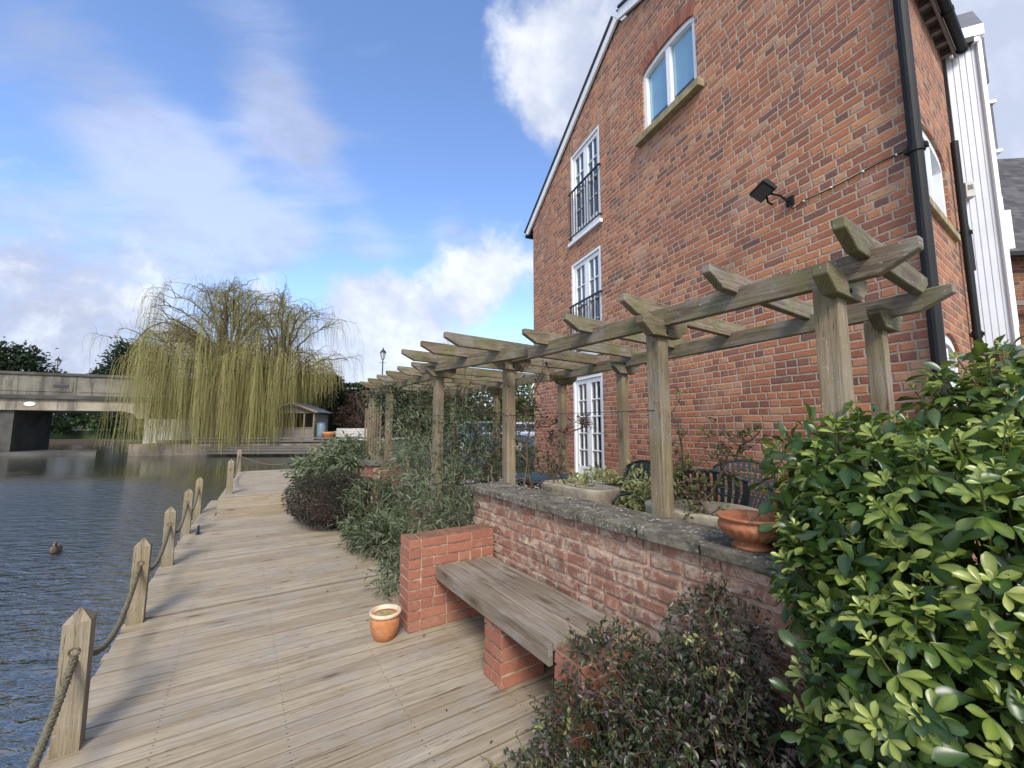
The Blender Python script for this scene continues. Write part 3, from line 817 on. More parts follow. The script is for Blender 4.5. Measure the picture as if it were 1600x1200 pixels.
# ------------------------------------------------------------------ garden wall
def garden_wall(name, label, s0, s1, t0, t1, z1, mat, parent=None, cop=True, capmat='coping', capw=.04):
    w = thing(name, label, 'wall', D((s0+s1)/2, (t0+t1)/2, 0))
    m = MB(); ch = .078
    m.box(D((s0+s1)/2, (t0+.010+t1-.012)/2, z1/2-.004), E_, N_, UP, s1-s0-.02, t1-t0-.022, z1-.008, rnd=.5, mi=1)
    z = .0; row = 0
    while z < z1-.03:
        a = s0; odd = row % 2
        while a < s1-.005:
            L = random.choice((.225, .225, .215, .11)) if not (a == s0 and odd) else .11
            if s1-a-L < .06: L = s1-a
            m.box(D(a+L/2, t0+.05+random.uniform(-.004, .004), z+.039), E_, N_, UP, L-random.uniform(.013, .024), .1, .061+random.uniform(-.005, .004), jit=.006)
            a += L
        for q in (0, 1):
            s = s1-.05 if q else s0+.05
            b = t0+.103
            while b < t1-.03:
                L = min(.215, t1-b); m.box(D(s, b+L/2, z+.039), N_, E_, UP, L-.012, .1, .064, jit=.003); b += L
        z += ch; row += 1
    m.build('brickwork', [M[mat], M['mortar']], w, bevel=.006, seg=2)
    if cop:
        m = MB(); a = s0-.03
        while a < s1+.02:
            L = random.uniform(.36, .5)
            if s1+.03-a-L < .2: L = s1+.03-a
            m.box(D(a+L/2, (t0+t1)/2+random.uniform(-.004, .004), z1+.03+random.uniform(-.002, .002)), E_, N_, UP, L-.006, t1-t0+capw*2, .06, jit=.004)
            a += L
        m.build('coping', M[capmat], w, bevel=.009, seg=2)
    return w
garden_wall('garden_wall', 'old stained brick garden wall with lichened coping behind the bench', -3.2, 3.57, 1.865, 2.16, .925, 'brick_old')
garden_wall('garden_wall', 'low brick wall half hidden by grey leaved shrubs under the pergola', 3.75, 6.55, 1.92, 2.14, .56, 'brick_old')
garden_wall('brick_pillar', 'short red brick pillar with flat stone cap under a pergola post', 6.6, 7.15, 1.72, 2.14, .93, 'brick')
garden_wall('garden_wall', 'far length of brick wall beyond the pillar below the slatted trellis', 7.2, 9.0, 1.8, 2.1, .86, 'brick_old')

# ================================================================== HOUSE
house = thing('brick_house', 'tall red brick gabled house with white french doors and juliet balconies', 'house', W(3.5, -3, .3))
def wall_holes(mb, outer, holes, fn, depth, mi=0, mi2=None):
    """wall sheet in (u, z) with openings and reveals; fn(u, out, z) -> point"""
    def ccw(p):
        a = sum(p[i][0]*p[(i+1) % len(p)][1]-p[(i+1) % len(p)][0]*p[i][1] for i in range(len(p)))
        return p if a > 0 else p[::-1]
    loops = [ccw(outer)] + [ccw(h)[::-1] for h in holes]
    vs = [q for l in loops for q in l]
    tris = tessellate_polygon([[V((q[0], q[1], 0)) for q in l] for l in loops])
    b = len(mb.v); mb.v.extend(fn(u, 0, z) for u, z in vs)
    nref = fn(0, 1, 0)-fn(0, 0, 0)
    for t in tris:
        p = [mb.v[b+i] for i in t]
        idx = list(t)
        if (p[1]-p[0]).cross(p[2]-p[0]).dot(nref) < 0: idx = idx[::-1]
        mb.face([b+i for i in idx], [vs[i] for i in idx], 0, mi)
    for h in holes:
        h = ccw(h)
        for i in range(len(h)):
            p, q = h[i], h[(i+1) % len(h)]
            mb.poly([fn(p[0], 0, p[1]), fn(p[0], -depth, p[1]), fn(q[0], -depth, q[1]), fn(q[0], 0, q[1])],
                    [(p[0], p[1]), (p[0]+depth, p[1]), (q[0]+depth, q[1]), (q[0], q[1])], 0, mi)
def rect(u0, u1, z0, z1, rise=0., k=8):
    if not rise: return [(u0, z0), (u1, z0), (u1, z1), (u0, z1)]
    c = (u0+u1)/2; w = (u1-u0)/2
    return [(u0, z0), (u1, z0)] + [(c+w*math.cos(math.pi*i/k), z1+rise*math.sin(math.pi*i/k)**.8) for i in range(k+1)]
DG = (4.262, 5.262, .58, 2.455); DM = (4.235, 5.265, 2.83, 4.70); DT = (4.20, 5.235, 5.13, 6.94); WT = (1.985, 3.02, 5.845, 6.80)
GL = 7.08
m = MB()
outer = [(0, .2), (GL, .2), (GL, 6.33), (3.53, 8.25), (1.55, 7.45), (0, 5.5)]
wall_holes(m, outer, [rect(*DG), rect(*DM), rect(*DT), rect(*WT, rise=.13)], W, .11)
# the thin end of the wall at the far corner
m.poly([W(GL, 0, .2), W(GL, -.3, .2), W(GL, -.3, 6.33), W(GL, 0, 6.33)], [(0, .2), (.3, .2), (.3, 6.33), (0, 6.33)])
# back of the house so that nothing shows through
BK = 5.5
m.poly([W(GL, -.3, .2), W(GL, -BK, .2), W(GL, -BK, 6.33), W(GL, -.3, 6.33)], [(.3, .2), (BK, .2), (BK, 6.33), (.3, 6.33)])
m.build('gable_wall', M['wall'], house)
SW = (.38, 1.36, 3.36, 3.98); SG = (.36, 1.06, 1.2, 2.08)
m = MB()
wall_holes(m, [(0.0, .2), (1.86, .2), (1.86, 5.55), (0, 5.55)], [rect(*SW, rise=.16), rect(*SG, rise=.22)], S, .1)
m.poly([S(1.86, 0, .2), S(1.86, -3, .2), S(1.86, -3, 5.55), S(1.86, 0, 5.55)][::-1], [(0, .2), (3, .2), (3, 5.5), (0, 5.5)][::-1])
m.build('side_wall', M['wall_side'], house)
# near-black sheets behind the openings, the rooms' shade put into their colour
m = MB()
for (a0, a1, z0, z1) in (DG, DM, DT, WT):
    m = MB(); m.box(W((a0+a1)/2, -.62, (z0+z1)/2+.05), WA, WO, UP, a1-a0+.3, .02, z1-z0+.5); m.build('room_dark_sheet', M['dark'], house)
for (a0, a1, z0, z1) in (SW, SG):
    m = MB(); m.box(S((a0+a1)/2, -.45, (z0+z1)/2+.1), SB, SO, UP, a1-a0+.2, .02, z1-z0+.5); m.build('room_dark_sheet', M['dark'], house)

def french_door(name, d, rows, fn, ax, ao, label=None, kick=.2):
    a0, a1, z0, z1 = d; w = a1-a0; cx = (a0+a1)/2
    root = bpy.data.objects.new(name, None); COL.objects.link(root); root.parent = house
    root.location = fn(cx, 0, z0) - wloc(house); root.empty_display_size = .1
    fr = MB(); fd = .055
    for u in (a0+fd/2, a1-fd/2): fr.box(fn(u, -.05, (z0+z1)/2), UP, ax, ao, z1-z0-.002, fd, .09)
    fr.box(fn(cx, -.05, z1-fd/2-.001), ax, UP, ao, w-2*fd-.004, fd, .088); fr.box(fn(cx, -.045, z0+.02), ax, UP, ao, w-2*fd-.004, .038, .1)
    fr.build('frame', M['white'], root, bevel=.004, seg=1)
    for k in (0, 1):
        u0 = a0+fd+.004 if k == 0 else cx+.003; u1 = cx-.003 if k == 0 else a1-fd-.004
        zb, zt = z0+.045, z1-fd-.006
        lf = MB(); st = .075
        for u in (u0+st/2, u1-st/2): lf.box(fn(u, -.056, (zb+zt)/2), UP, ax, ao, zt-zb, st, .046)
        lf.box(fn((u0+u1)/2, -.056, zt-st/2), ax, UP, ao, u1-u0-2*st-.002, st, .044); lf.box(fn((u0+u1)/2, -.056, zb+kick/2), ax, UP, ao, u1-u0-2*st-.002, kick, .044)
        g0, g1, h0, h1 = u0+st, u1-st, zb+kick, zt-st
        lf.box(fn((g0+g1)/2, -.058, (h0+h1)/2), UP, ax, ao, h1-h0-.002, .024, .03)
        for r in range(1, rows): lf.box(fn((g0+g1)/2, -.057, h0+(h1-h0)*r/rows), ax, UP, ao, g1-g0-.002, .022, .034)
        leaf = lf.build('door_leaf', M['white'], root, bevel=.003, seg=1)
        g = MB(); g.box(fn((g0+g1)/2, -.062, (h0+h1)/2), ax, UP, ao, g1-g0, h1-h0, .006); g.build('pane', M['glass'], leaf)
    hd = MB(); hd.tube([fn(cx+.035, -.03, z0+.95), fn(cx+.035, .012, z0+.95), fn(cx+.13, .014, z0+.95)], .009, 6)
    hd.build('handle', M['black'], root)
    return root
french_door('french_door', DG, 5, W, WA, WO)
french_door('french_door', DM, 4, W, WA, WO)
french_door('french_door', DT, 4, W, WA, WO)
# juliet balconies
def railing(d, top, lo):
    a0, a1, z0, z1 = d; m = MB()
    m.box(W((a0+a1)/2, .035, top), WA, WO, UP, a1-a0+.06, .03, .028); m.box(W((a0+a1)/2, .035, lo), WA, WO, UP, a1-a0+.06, .022, .022)
    n = 11
    for i in range(n): m.box(W(a0+.03+(a1-a0-.06)*i/(n-1), .035, (top+lo)/2), UP, WA, WO, top-lo-.022, .013, .013)
    for a in (a0-.02, a1+.02):
        for z in (top, lo): m.box(W(a, .012, z), WO, WA, UP, .06, .03, .03)
    m.build('balcony_railing', M['iron'], house)
    m = MB(); m.box(W((a0+a1)/2, .018, z0-.035), WA, WO, UP, a1-a0+.10, .075, .065); m.build('threshold', M['white'], house, bevel=.004)
railing(DT, 6.14, 5.22); railing(DM, 3.845, 2.93)
m = MB(); m.box(W(4.76, .14, .48), WA, WO, UP, 1.2, .3, .16); m.build('doorstep', M['sill'], house, bevel=.01)
def casement(d, rise, fn, ax, ao, split=1, blind=None, sill=True, sz=.13, sd=.15):
    a0, a1, z0, z1 = d; cx = (a0+a1)/2; w = a1-a0
    m = MB(); f = .066; off = -.06
    top = z1-.002
    m2 = MB()
    # head follows the brick arch
    k = 10
    if rise:
        arc = rect(a0+.001, a1-.001, z0, z1, rise-.004, k)[2:]
        inner = [(cx+(u-cx)*.97, z1-.055+(z-z1)*.9) for u, z in arc]
        for i in range(k):
            for o in (off+.035,):
                m.poly([fn(arc[i][0], o, arc[i][1]), fn(arc[i+1][0], o, arc[i+1][1]), fn(inner[i+1][0], o, inner[i+1][1]), fn(inner[i][0], o, inner[i][1])])
            m.poly([fn(inner[i][0], off+.035, inner[i][1]), fn(inner[i+1][0], off+.035, inner[i+1][1]), fn(inner[i+1][0], off-.03, inner[i+1][1]), fn(inner[i][0], off-.03, inner[i][1])])
        top = z1-.03
    for u in (a0+f/2+.001, a1-f/2-.001): m.box(fn(u, off, (z0+top)/2), UP, ax, ao, top-z0, f, .068)
    m.box(fn(cx, off, z0+f/2), ax, UP, ao, w-2*f-.004, f, .066)
    for j in range(split):
        u = a0+w*(j+1)/(split+1); m.box(fn(u, off+.002, (z0+z1+rise*.6)/2), UP, ax, ao, z1+rise*.6-z0-.07, .075, .06)
    root = m.build('window', M['white'], house, bevel=0)
    for j in range(split+1):
        u0 = a0+f+(w-2*f)*j/(split+1)+.03*(j > 0); u1 = a0+f+(w-2*f)*(j+1)/(split+1)-.03*(j < split)
        g = MB(); zt = z1+rise*.55-.05; g.box(fn((u0+u1)/2, off-.02, (z0+f+zt)/2), ax, UP, ao, u1-u0, zt-z0-f, .006); g.build('pane', M['glass'], root)
        if blind:
            b = MB(); b.box(fn((u0+u1)/2, off-.04, (blind+z1+rise)/2), ax, UP, ao, u1-u0+.02, z1+rise-blind, .01); b.build('blind', M['blind'], root)
    if sill:
        s = MB(); s.box(fn(cx, sd/2-.05, z0-sz/2-.003), ax, ao, UP, w+.2, sd, sz); s.build('sill', M['sill'], root, bevel=.006)
    return root
casement(WT, .13, W, WA, WO, 1, blind=6.1, sz=.105)
casement(SW, .16, S, SB, SO, 1, blind=3.75, sz=.07, sd=.085)
casement(SG, .22, S, SB, SO, 1)
# rubbed brick arches over the windows
def soldier_arch(fn, a0, a1, z, rise, h, n, name='brick_arch', mat='wall'):
    m = MB(); cx = (a0+a1)/2; half = (a1-a0)/2
    for i in range(n):
        u = -1+2*(i+.5)/n
        x = cx+u*half; zz = z+rise*(max(0, 1-u*u))**.5*.95+h/2+.004
        lean = -u*.38 if rise else -u*.18
        up = (fn(0, 0, 1)-fn(0, 0, 0)); ax = (fn(1, 0, 0)-fn(0, 0, 0)); o = (fn(0, 1, 0)-fn(0, 0, 0))
        d = (up-ax*lean).normalized(); s = o.cross(d)
        m.box(fn(x-lean*h*.0, -.043, zz), d, s, o, h, 2*half/n-.011, .1, jit=.002)
    m.build(name, M['brick'], house)
soldier_arch(W, WT[0]-.03, WT[1]+.03, WT[3], .13, .21, 17)
# verge boards, roof, eaves
def sloped(name, p, q, out0, out1, thick, mat, lift=0.):
    (a0, z0), (a1, z1) = p, q
    d = V((a1-a0, 0, z1-z0)); L = d.length
    ax = (W(a1, 0, z1)-W(a0, 0, z0)).normalized(); nz = ax.cross(WO); nz = nz if nz.z > 0 else -nz
    m = MB(); c = (W(a0, (out0+out1)/2, z0)+W(a1, (out0+out1)/2, z1))/2 + nz*(lift+thick/2)
    m.box(c, ax, WO, nz, L, out1-out0, thick); return m
AP = (3.53, 8.27); EL = (GL+.28, 6.33-.28*.54); KN = (1.55, 7.47); ER = (-.22, 5.24)
m = MB()
for p, q in ((EL, AP), (AP, KN), (KN, ER)):
    s = sloped('x', p, q, .02, .06, .17, None, -.0); m.v_off = len(m.v)
    b = len(m.v); m.v += s.v; m.f += [tuple(i+b for i in f) for f in s.f]; m.uv += s.uv; m.rn += s.rn; m.mi += s.mi
m.build('bargeboard', M['white'], house)
m = MB()
for p, q in ((EL, AP), (AP, KN), (KN, ER)):
    s = sloped('x', p, q, -.1, .085, .035, None, .172)
    b = len(m.v); m.v += s.v; m.f += [tuple(i+b for i in f) for f in s.f]; m.uv += s.uv; m.rn += s.rn; m.mi += s.mi
m.build('verge_cap', M['lead'], house)
m = MB()
s = sloped('x', EL, AP, -BK, .07, .02, None, .15)
m.v += s.v; m.f += s.f; m.uv += s.uv; m.rn += s.rn; m.mi += s.mi
P1, P2, K_, P3, P4 = W(3.53, .07, 8.44), W(3.53, -BK, 8.44), W(1.52, .07, 7.65), S(1.93, .12, 5.56), W(-.22, .07, 5.50)
for tri in ((P1, P2, K_), (K_, P2, P3), (K_, P3, P4)): m.poly(tri, [(p.x, p.y) for p in tri])
m.build('roof', M['roof'], house)
m = MB()   # gutter end at the far eave
m.tube([W(GL+.24, .09, 6.2), W(GL+.24, -BK, 6.2)], .05, 8); m.build('gutter', M['black'], house)
# eaves on the side wall: soffit, rafter feet, fascia and gutter
m = MB()
m.box(S(.93, .04, 5.52), SB, SO, UP, 2.0, .12, .02)
for b in np.linspace(.05, 1.85, 9): m.box(S(b, .045, 5.47), SO, SB, UP, .09, .05, .07)
m.box(S(.93, .095, 5.47), SB, SO, UP, 2.0, .02, .11)
m.build('eaves', M['shed'], house)
m = MB(); m.tube([S(-.15, .15, 5.47), S(1.93, .15, 5.47)], .04, 12); m.tube([S(1.9, .15, 5.47), S(1.935, .15, 5.47)], .046, 12); m.tube([S(1.2, .15, 5.47), S(1.24, .15, 5.47)], .045, 12)
m.build('gutter', M['black'], house, smooth=False)
def downpipe(pts, r, clips=()):
    m = MB(); m.tube(pts, r, 14)
    for p in clips: m.tube([p-UP*.03, p+UP*.03], r*1.25, 14); m.box(p+V((0, 0, 0)), SB, SO, UP, .05, r*3.2, .03)
    m.build('downpipe', M['black'], house, smooth=False)
X0 = W(-.045, .03, 0)
downpipe([X0+UP*.2, X0+UP*5.5], .042, [X0+UP*z for z in (1.9, 3.62, 5.0)])
downpipe([S(1.62, .05, .2), S(1.60, .05, 4.35)], .03, [S(1.61, .05, z) for z in (2.4, 3.4)])
m = MB(); m.tube([S(1.62, .05, 3.55), S(1.70, .06, 3.40), S(1.73, .06, 3.05)], .022, 10); m.build('branch_pipe', M['black'], house)

# the lamp on the gable and its cable
fl = thing('floodlight', 'small black floodlight bracketed on the brick gable above the pergola', 'floodlight', W(.97, .02, 3.74))
m = MB(); d = (WO*.55+WA*.22-UP*.80).normalized(); sx = d.cross(UP).normalized(); sy = sx.cross(d)
cc = W(1.05, .22, 3.85)
m.box(cc, sx, sy, d, .25, .15, .04); m.box(cc-d*.038, sx, sy, d, .19, .10, .036)
m.build('housing', M['black'], fl, bevel=.008)
m = MB(); m.box(cc+d*.023, sx, sy, d, .22, .122, .006); m.build('lens', M['car_glass'], fl)
m = MB(); m.tube([W(.93, .0, 3.72), W(.93, .06, 3.72), W(.95, .13, 3.77), W(1.0, .18, 3.80)], .011, 8); m.box(W(.93, .012, 3.72), WA, WO, UP, .07, .024, .09)
m.tube([W(1.06, .08, 3.74), W(1.07, .13, 3.76), W(1.05, .17, 3.79)], .011, 8)
m.build('bracket', M['black'], fl)
m = MB(); pts = [W(.93, .02, 3.68), W(.90, .03, 3.62), W(.86, .02, 3.635), W(.82, .012, 3.66)] + [W(a, .010, 3.655+.006*math.sin(a*9)) for a in np.linspace(.75, .02, 12)] + [W(-.005, .012, 3.6)]
m.tube(pts, .0055, 6)
cab = tag(m.build('cable', M['black'], base=W(.45, 0, 3.65)), 'thin black cable clipped along the brick course beside the floodlight', 'cable')
for a in (.80, .56, .31, .08):
    m = MB(); m.box(W(a, .012, 3.655), WA, WO, UP, .010, .020, .014); m.build('clip', M['white'], cab)

# ------------------------------------------------------------------ white clad stair tower and neighbours on the right
from mathutils import geometry as _g
clad = thing('white_clad_bay', 'tall white boarded bay with slate cap beside the brick house corner', 'building', S(2.0, .1, .3))
CB = heading(112); CO = V((CB.y, -CB.x, 0)); CO = CO if CO.dot(V((0, -1, 0))) > 0 else -CO
C0 = S(1.93, .02, 0)
def C(u, o, z): return C0 + CB*u + CO*o + V((0, 0, z))
cw = .262; zt = 5.62; zb = 2.30
m = MB(); nb = 5; bw = cw/nb
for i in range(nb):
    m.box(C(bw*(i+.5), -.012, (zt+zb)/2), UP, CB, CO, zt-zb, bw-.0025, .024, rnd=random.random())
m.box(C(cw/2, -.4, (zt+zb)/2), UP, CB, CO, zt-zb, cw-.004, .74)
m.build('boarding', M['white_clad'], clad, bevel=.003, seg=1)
m = MB(); m.box(C(cw-.0, .012, (zt+zb)/2), UP, CB, CO, zt-zb, .035, .05); m.box(C(cw/2, .02, zt+.03), CB, CO, UP, cw+.06, .1, .12)
m.build('corner_trim', M['white'], clad, bevel=.003)
m = MB(); m.prism([(0, 0), (.78, 0), (.72, .26), (.12, .26)], C(cw/2-.02, .07, zt+.09), -CO, UP, cw+.09, rnd=.3); m.build('roof_cap', M['slate'], clad)
m = MB()
for z0, z1 in ((5.1, 5.62), (4.35, 4.85)): m.box(C(cw+.04, -.09, (z0+z1)/2), UP, CB, CO, z1-z0, .06, .14)
wn = m.build('window_case', M['slate'], clad, bevel=.004)
m = MB(); m.box(C(cw+.045, -.08, 4.33), CB, CO, UP, .09, .16, .03); m.build('drip_board', M['white'], clad)
m = MB(); m.box(C(cw+.045, -.08, 4.87), CB, CO, UP, .09, .16, .03); m.build('drip_board', M['white'], clad); m = MB(); m.tube([C(cw+.045, -.04, 3.85), C(cw+.045, -.04, 2.5)], .018, 8); m.box(C(cw+.08, -.06, 3.5), UP, CB, CO, .4, .05, .06)
m.build('fittings', M['white'], clad)
m = MB(); m.box(C(.03, .05, 3.93), UP, CB, CO, .16, .07, .08)
for k in range(4): m.box(C(.03, .093, 3.97-.014*k), CB, CO, UP, .045, .006, .006, mi=1)
m.build('alarm_box', [M['grey_box'], M['slate']], clad, bevel=.006)
m = MB(); m.box(C(cw-.03, .03, zt-.06), CB, CO, UP, .05, .06, .05); m.box(C(cw-.10, .05, zt-.07), CB, CO, UP, .07, .08, .06, mi=1); m.build('eaves_lamp', [M['white'], M['black']], clad)

nb_ = thing('neighbour_house', 'brick house with grey tiled roof behind the white boarded bay', 'house', (14.5, 9, .22))
def NP(x, y, z): return V((x, y, z))
hh = heading(96); ho = V((-hh.y, hh.x, 0)); ho = ho if ho.y < 0 else -ho
N0 = V((10.2, 8.6, 0))
def Q(u, o, z): return N0+hh*u+ho*o+V((0, 0, z))
m = MB(); m.poly([Q(0, 0, .2), Q(9, 0, .2), Q(9, 0, 5.3), Q(0, 0, 5.3)], [(0, 0), (9, 0), (9, 5), (0, 5)])
m.poly([Q(0, -6, .2), Q(0, 0, .2), Q(0, 0, 5.3), Q(0, -3, 8.9), Q(0, -6, 5.3)], [(0, 0), (6, 0), (6, 5), (3, 8.7), (0, 5)])
m.build('wall', M['wall_far'], nb_)
m = MB()
m.poly([Q(-.15, .3, 5.15), Q(9.2, .3, 5.15), Q(9.2, -3, 9.2), Q(-.15, -3, 9.2)], [(0, 0), (9.3, 0), (9.3, 5.2), (0, 5.2)])
m.poly([Q(-.15, -6.3, 5.15), Q(-.15, -3, 9.2), Q(9.2, -3, 9.2), Q(9.2, -6.3, 5.15)], [(0, 0), (0, 5.2), (9.3, 5.2), (9.3, 0)])
m.build('roof', M['tile'], nb_)
m = MB(); m.box(Q(4.5, .3, 5.1), hh, ho, UP, 9.4, .08, .09); m.build('gutter', M['black'], nb_)
m = MB()
m.box(Q(2, .25, 4.06), hh, ho, UP, 4, .08, .1)
for u in np.linspace(.1, 3.9, 14): m.box(Q(u, .25, 3.55), UP, hh, ho, .9, .05, .05)
m.box(Q(2, .25, 3.1), hh, ho, UP, 4, .06, .08)
m.build('balcony_rail', M['shed'], nb_)
# dark boundary fence with a finial behind the glossy shrub
fn_ = thing('garden_fence', 'dark close boarded fence behind the glossy shrub below the white bay', 'fence', (5.4, 3.4, .3))
m = MB(); f0 = V((4.5, 3.7, 0)); fd = heading(108); fo = V((fd.y, -fd.x, 0))
for i in range(18): m.box(f0+fd*(.1*i+.05)+UP*1.28, UP, fd, fo, 1.95, .096, .02)
m.build('boards', M['slate'], fn_)
m = MB(); m.box(f0+fd*.8+UP*1.3-fo*.05, UP, fd, fo, 2.05, .08, .08); m.lathe([(.05, 0), (.06, .03), (.03, .07), (.0, .13)], f0+fd*.8+UP*2.32-fo*.05, 12)
m.build('post', M['slate'], fn_)

# ================================================================== PERGOLA
per = thing('pergola', 'long weathered timber pergola with chamfered rafters beside the brick house', 'pergola', D(3, 2.6, .3))
def timber(name, p0, p1, w, h, cut0=.0, cut1=.0, mat='pergola', parent=per, bevel=.004):
    """beam with its top edge from p0 to p1; cut = length of the slanting undercut at each end"""
    p0 = V(p0); p1 = V(p1); d = p1-p0; L = d.length; ax = d.normalized()
    az = (UP-ax*UP.dot(ax)).normalized()
    pr = [(0, 0)]
    pr += [(0, -h*.42), (cut0, -h)] if cut0 else [(0, -h)]
    pr += [(L-cut1, -h), (L, -h*.42)] if cut1 else [(L, -h)]
    pr += [(L, 0)]
    m = MB(); m.prism(pr, p0, ax, az, w)
    return m.build(name, M[mat], parent, bevel=bevel, seg=1)
def ppost(s, t, z1, w=.098, z0=.1):
    m = MB(); m.box(D(s, t, (z0+z1)/2), UP, E_, N_, z1-z0, w, w); return m.build('post', M['pergola_post'], per, bevel=.005, seg=2)
def bracket(s, t, ang, z=2.165, L=.40):
    d = heading(ang); c = D(s, t, z+.055)-E_*.05; timber('bracket', c-d*L/2, c+d*L/2, .062, .118, .085, .085)
ANG = -32.8
BZ = 2.285
def back_t(s): return 3.06+.115*(s-.5)
# bay 1
timber('beam', D(.455, 2.25, BZ), D(3.62, 2.25, BZ), .05, .118, .14, .0)
for s in (.78, 1.74, 3.55): ppost(s, 2.25, 2.165)
for s in (.78, 1.74, 3.55): bracket(s, 2.25, ANG+90, 2.163, .44)
timber('beam', D(.515, back_t(.515), BZ-.02), D(4.5, back_t(4.5), BZ-.02), .05, .115, .14, 0)
for s in (.86, 3.05, 4.2): ppost(s, back_t(s), 2.145, .085)
for s in (.86, 3.05, 4.2): bracket(s, back_t(s), ANG+90, 2.143, .38)
for s in (.63, 1.2, 1.775, 2.325, 2.88):
    timber('rafter', D(s, 1.965+random.uniform(-.01, .01), 2.362), D(s+.02, back_t(s)+(.22 if s > .7 else .06), 2.345), .047, .112, .13, .12)
# bay 2, stepped out towards the river
timber('beam', D(3.05, 2.12, BZ-.012), D(4.72, 1.76, BZ-.012), .05, .118, 0, 0)
for s, t in ((3.35, 1.45), (3.83, 1.415), (4.35, 1.395)):
    timber('rafter', D(s, t, 2.36), D(s+.12, back_t(s)+.2, 2.35), .047, .112, .14, .12)
ppost(4.53, 1.9, 2.165); bracket(4.53, 1.9, ANG+80)
# bay 3
timber('beam', D(4.7, 2.13, BZ), D(8.2, 2.05, BZ), .05, .118, .12, .12)
timber('beam', D(4.4, back_t(4.4)-.09, BZ-.022), D(8.2, 3.55, BZ-.022), .05, .115, 0, .12)
for s in (6.88, 8.1): ppost(s, 2.02 if s < 7 else 2.05, 2.165, z0=.9); bracket(s, 2.02 if s < 7 else 2.05, ANG+90)
for s in (5.9, 7.6): ppost(s, 3.5, 2.145, .085); bracket(s, 3.5, ANG+90, 2.143)
for s in (5.14, 5.6, 6.14, 6.67, 7.25, 7.85):
    timber('rafter', D(s, 1.76+random.uniform(-.02, .02), 2.36), D(s+.05, 3.75, 2.35), .047, .112, .13, .12)
for s in (.78, 1.74, 3.55):
    for dz in (2.13, 2.20):
        m = MB(); m.tube([D(s, 2.25, dz)-E_*.079, D(s, 2.25, dz)-E_*.092], .011, 8); m.build('bolt', M['iron'], per)
# wires strung between the posts
m = MB(); m.tube([D(1.74, 2.2, 1.63), D(3.55, 2.2, 1.64)], .003, 4); m.tube([D(3.55, 2.2, 1.66), D(4.5, 1.86, 1.66)], .003, 4); m.build('wire', M['iron'], per)

tr = thing('trellis', 'weathered trellis of thin upright slats on the far garden wall', 'trellis', D(7.5, 1.95, .92))
m = MB()
for i, s in enumerate(np.linspace(7.05, 8.05, 7)): m.box(D(s, 1.93, 1.38), UP, E_, N_, 1.0, .045, .02)
for z in (1.02, 1.78): m.box(D(7.55, 1.952, z), E_, UP, N_, 1.1, .04, .02)
m.build('slats', M['pergola_post'], tr)

# ================================================================== PATIO FURNITURE
PZ = .3
def plate(m, c, r, z, n=40):
    m.lathe([(0, z-.008), (r*.97, z-.010), (r, z-.004), (r, z+.004), (r*.97, z+.010), (0, z+.012)], c, n)
tb = thing('garden_table', 'round teal cast metal garden table with curled legs on the patio', 'table', V((.395, 5.2, PZ)))
c = V((.395, 5.2, 0))
m = MB(); plate(m, c, .40, .925); m.tube([c+V((.40*math.cos(a), .40*math.sin(a), .90)) for a in np.linspace(0, 2*math.pi, 33)], .012, 6)
m.build('table_top', M['teal'], tb, True)
for k in range(3):
    a = k*2.094+.5; d = V((math.cos(a), math.sin(a), 0)); m = MB()
    m.tube([c+d*.30+UP*.91, c+d*.20+UP*.80, c+d*.07+UP*.66, c+d*.10+UP*.5, c+d*.30+UP*.32, c+d*.33+UP*.305], .014, 6)
    m.build('leg', M['chairm'], tb, True)
m = MB()
m.tube([c+V((.27*math.cos(a), .27*math.sin(a), .86+.02*math.sin(a*6))) for a in np.linspace(0, 2*math.pi, 40)], .009, 5)
for k in range(12):
    a = k*.5236; m.tube([c+V((.27*math.cos(a), .27*math.sin(a), .86)), c+V((.16*math.cos(a+.4), .16*math.sin(a+.4), .79)), c+V((.07*math.cos(a), .07*math.sin(a), .70))], .006, 4)
m.build('apron', M['chairm'], tb, True)
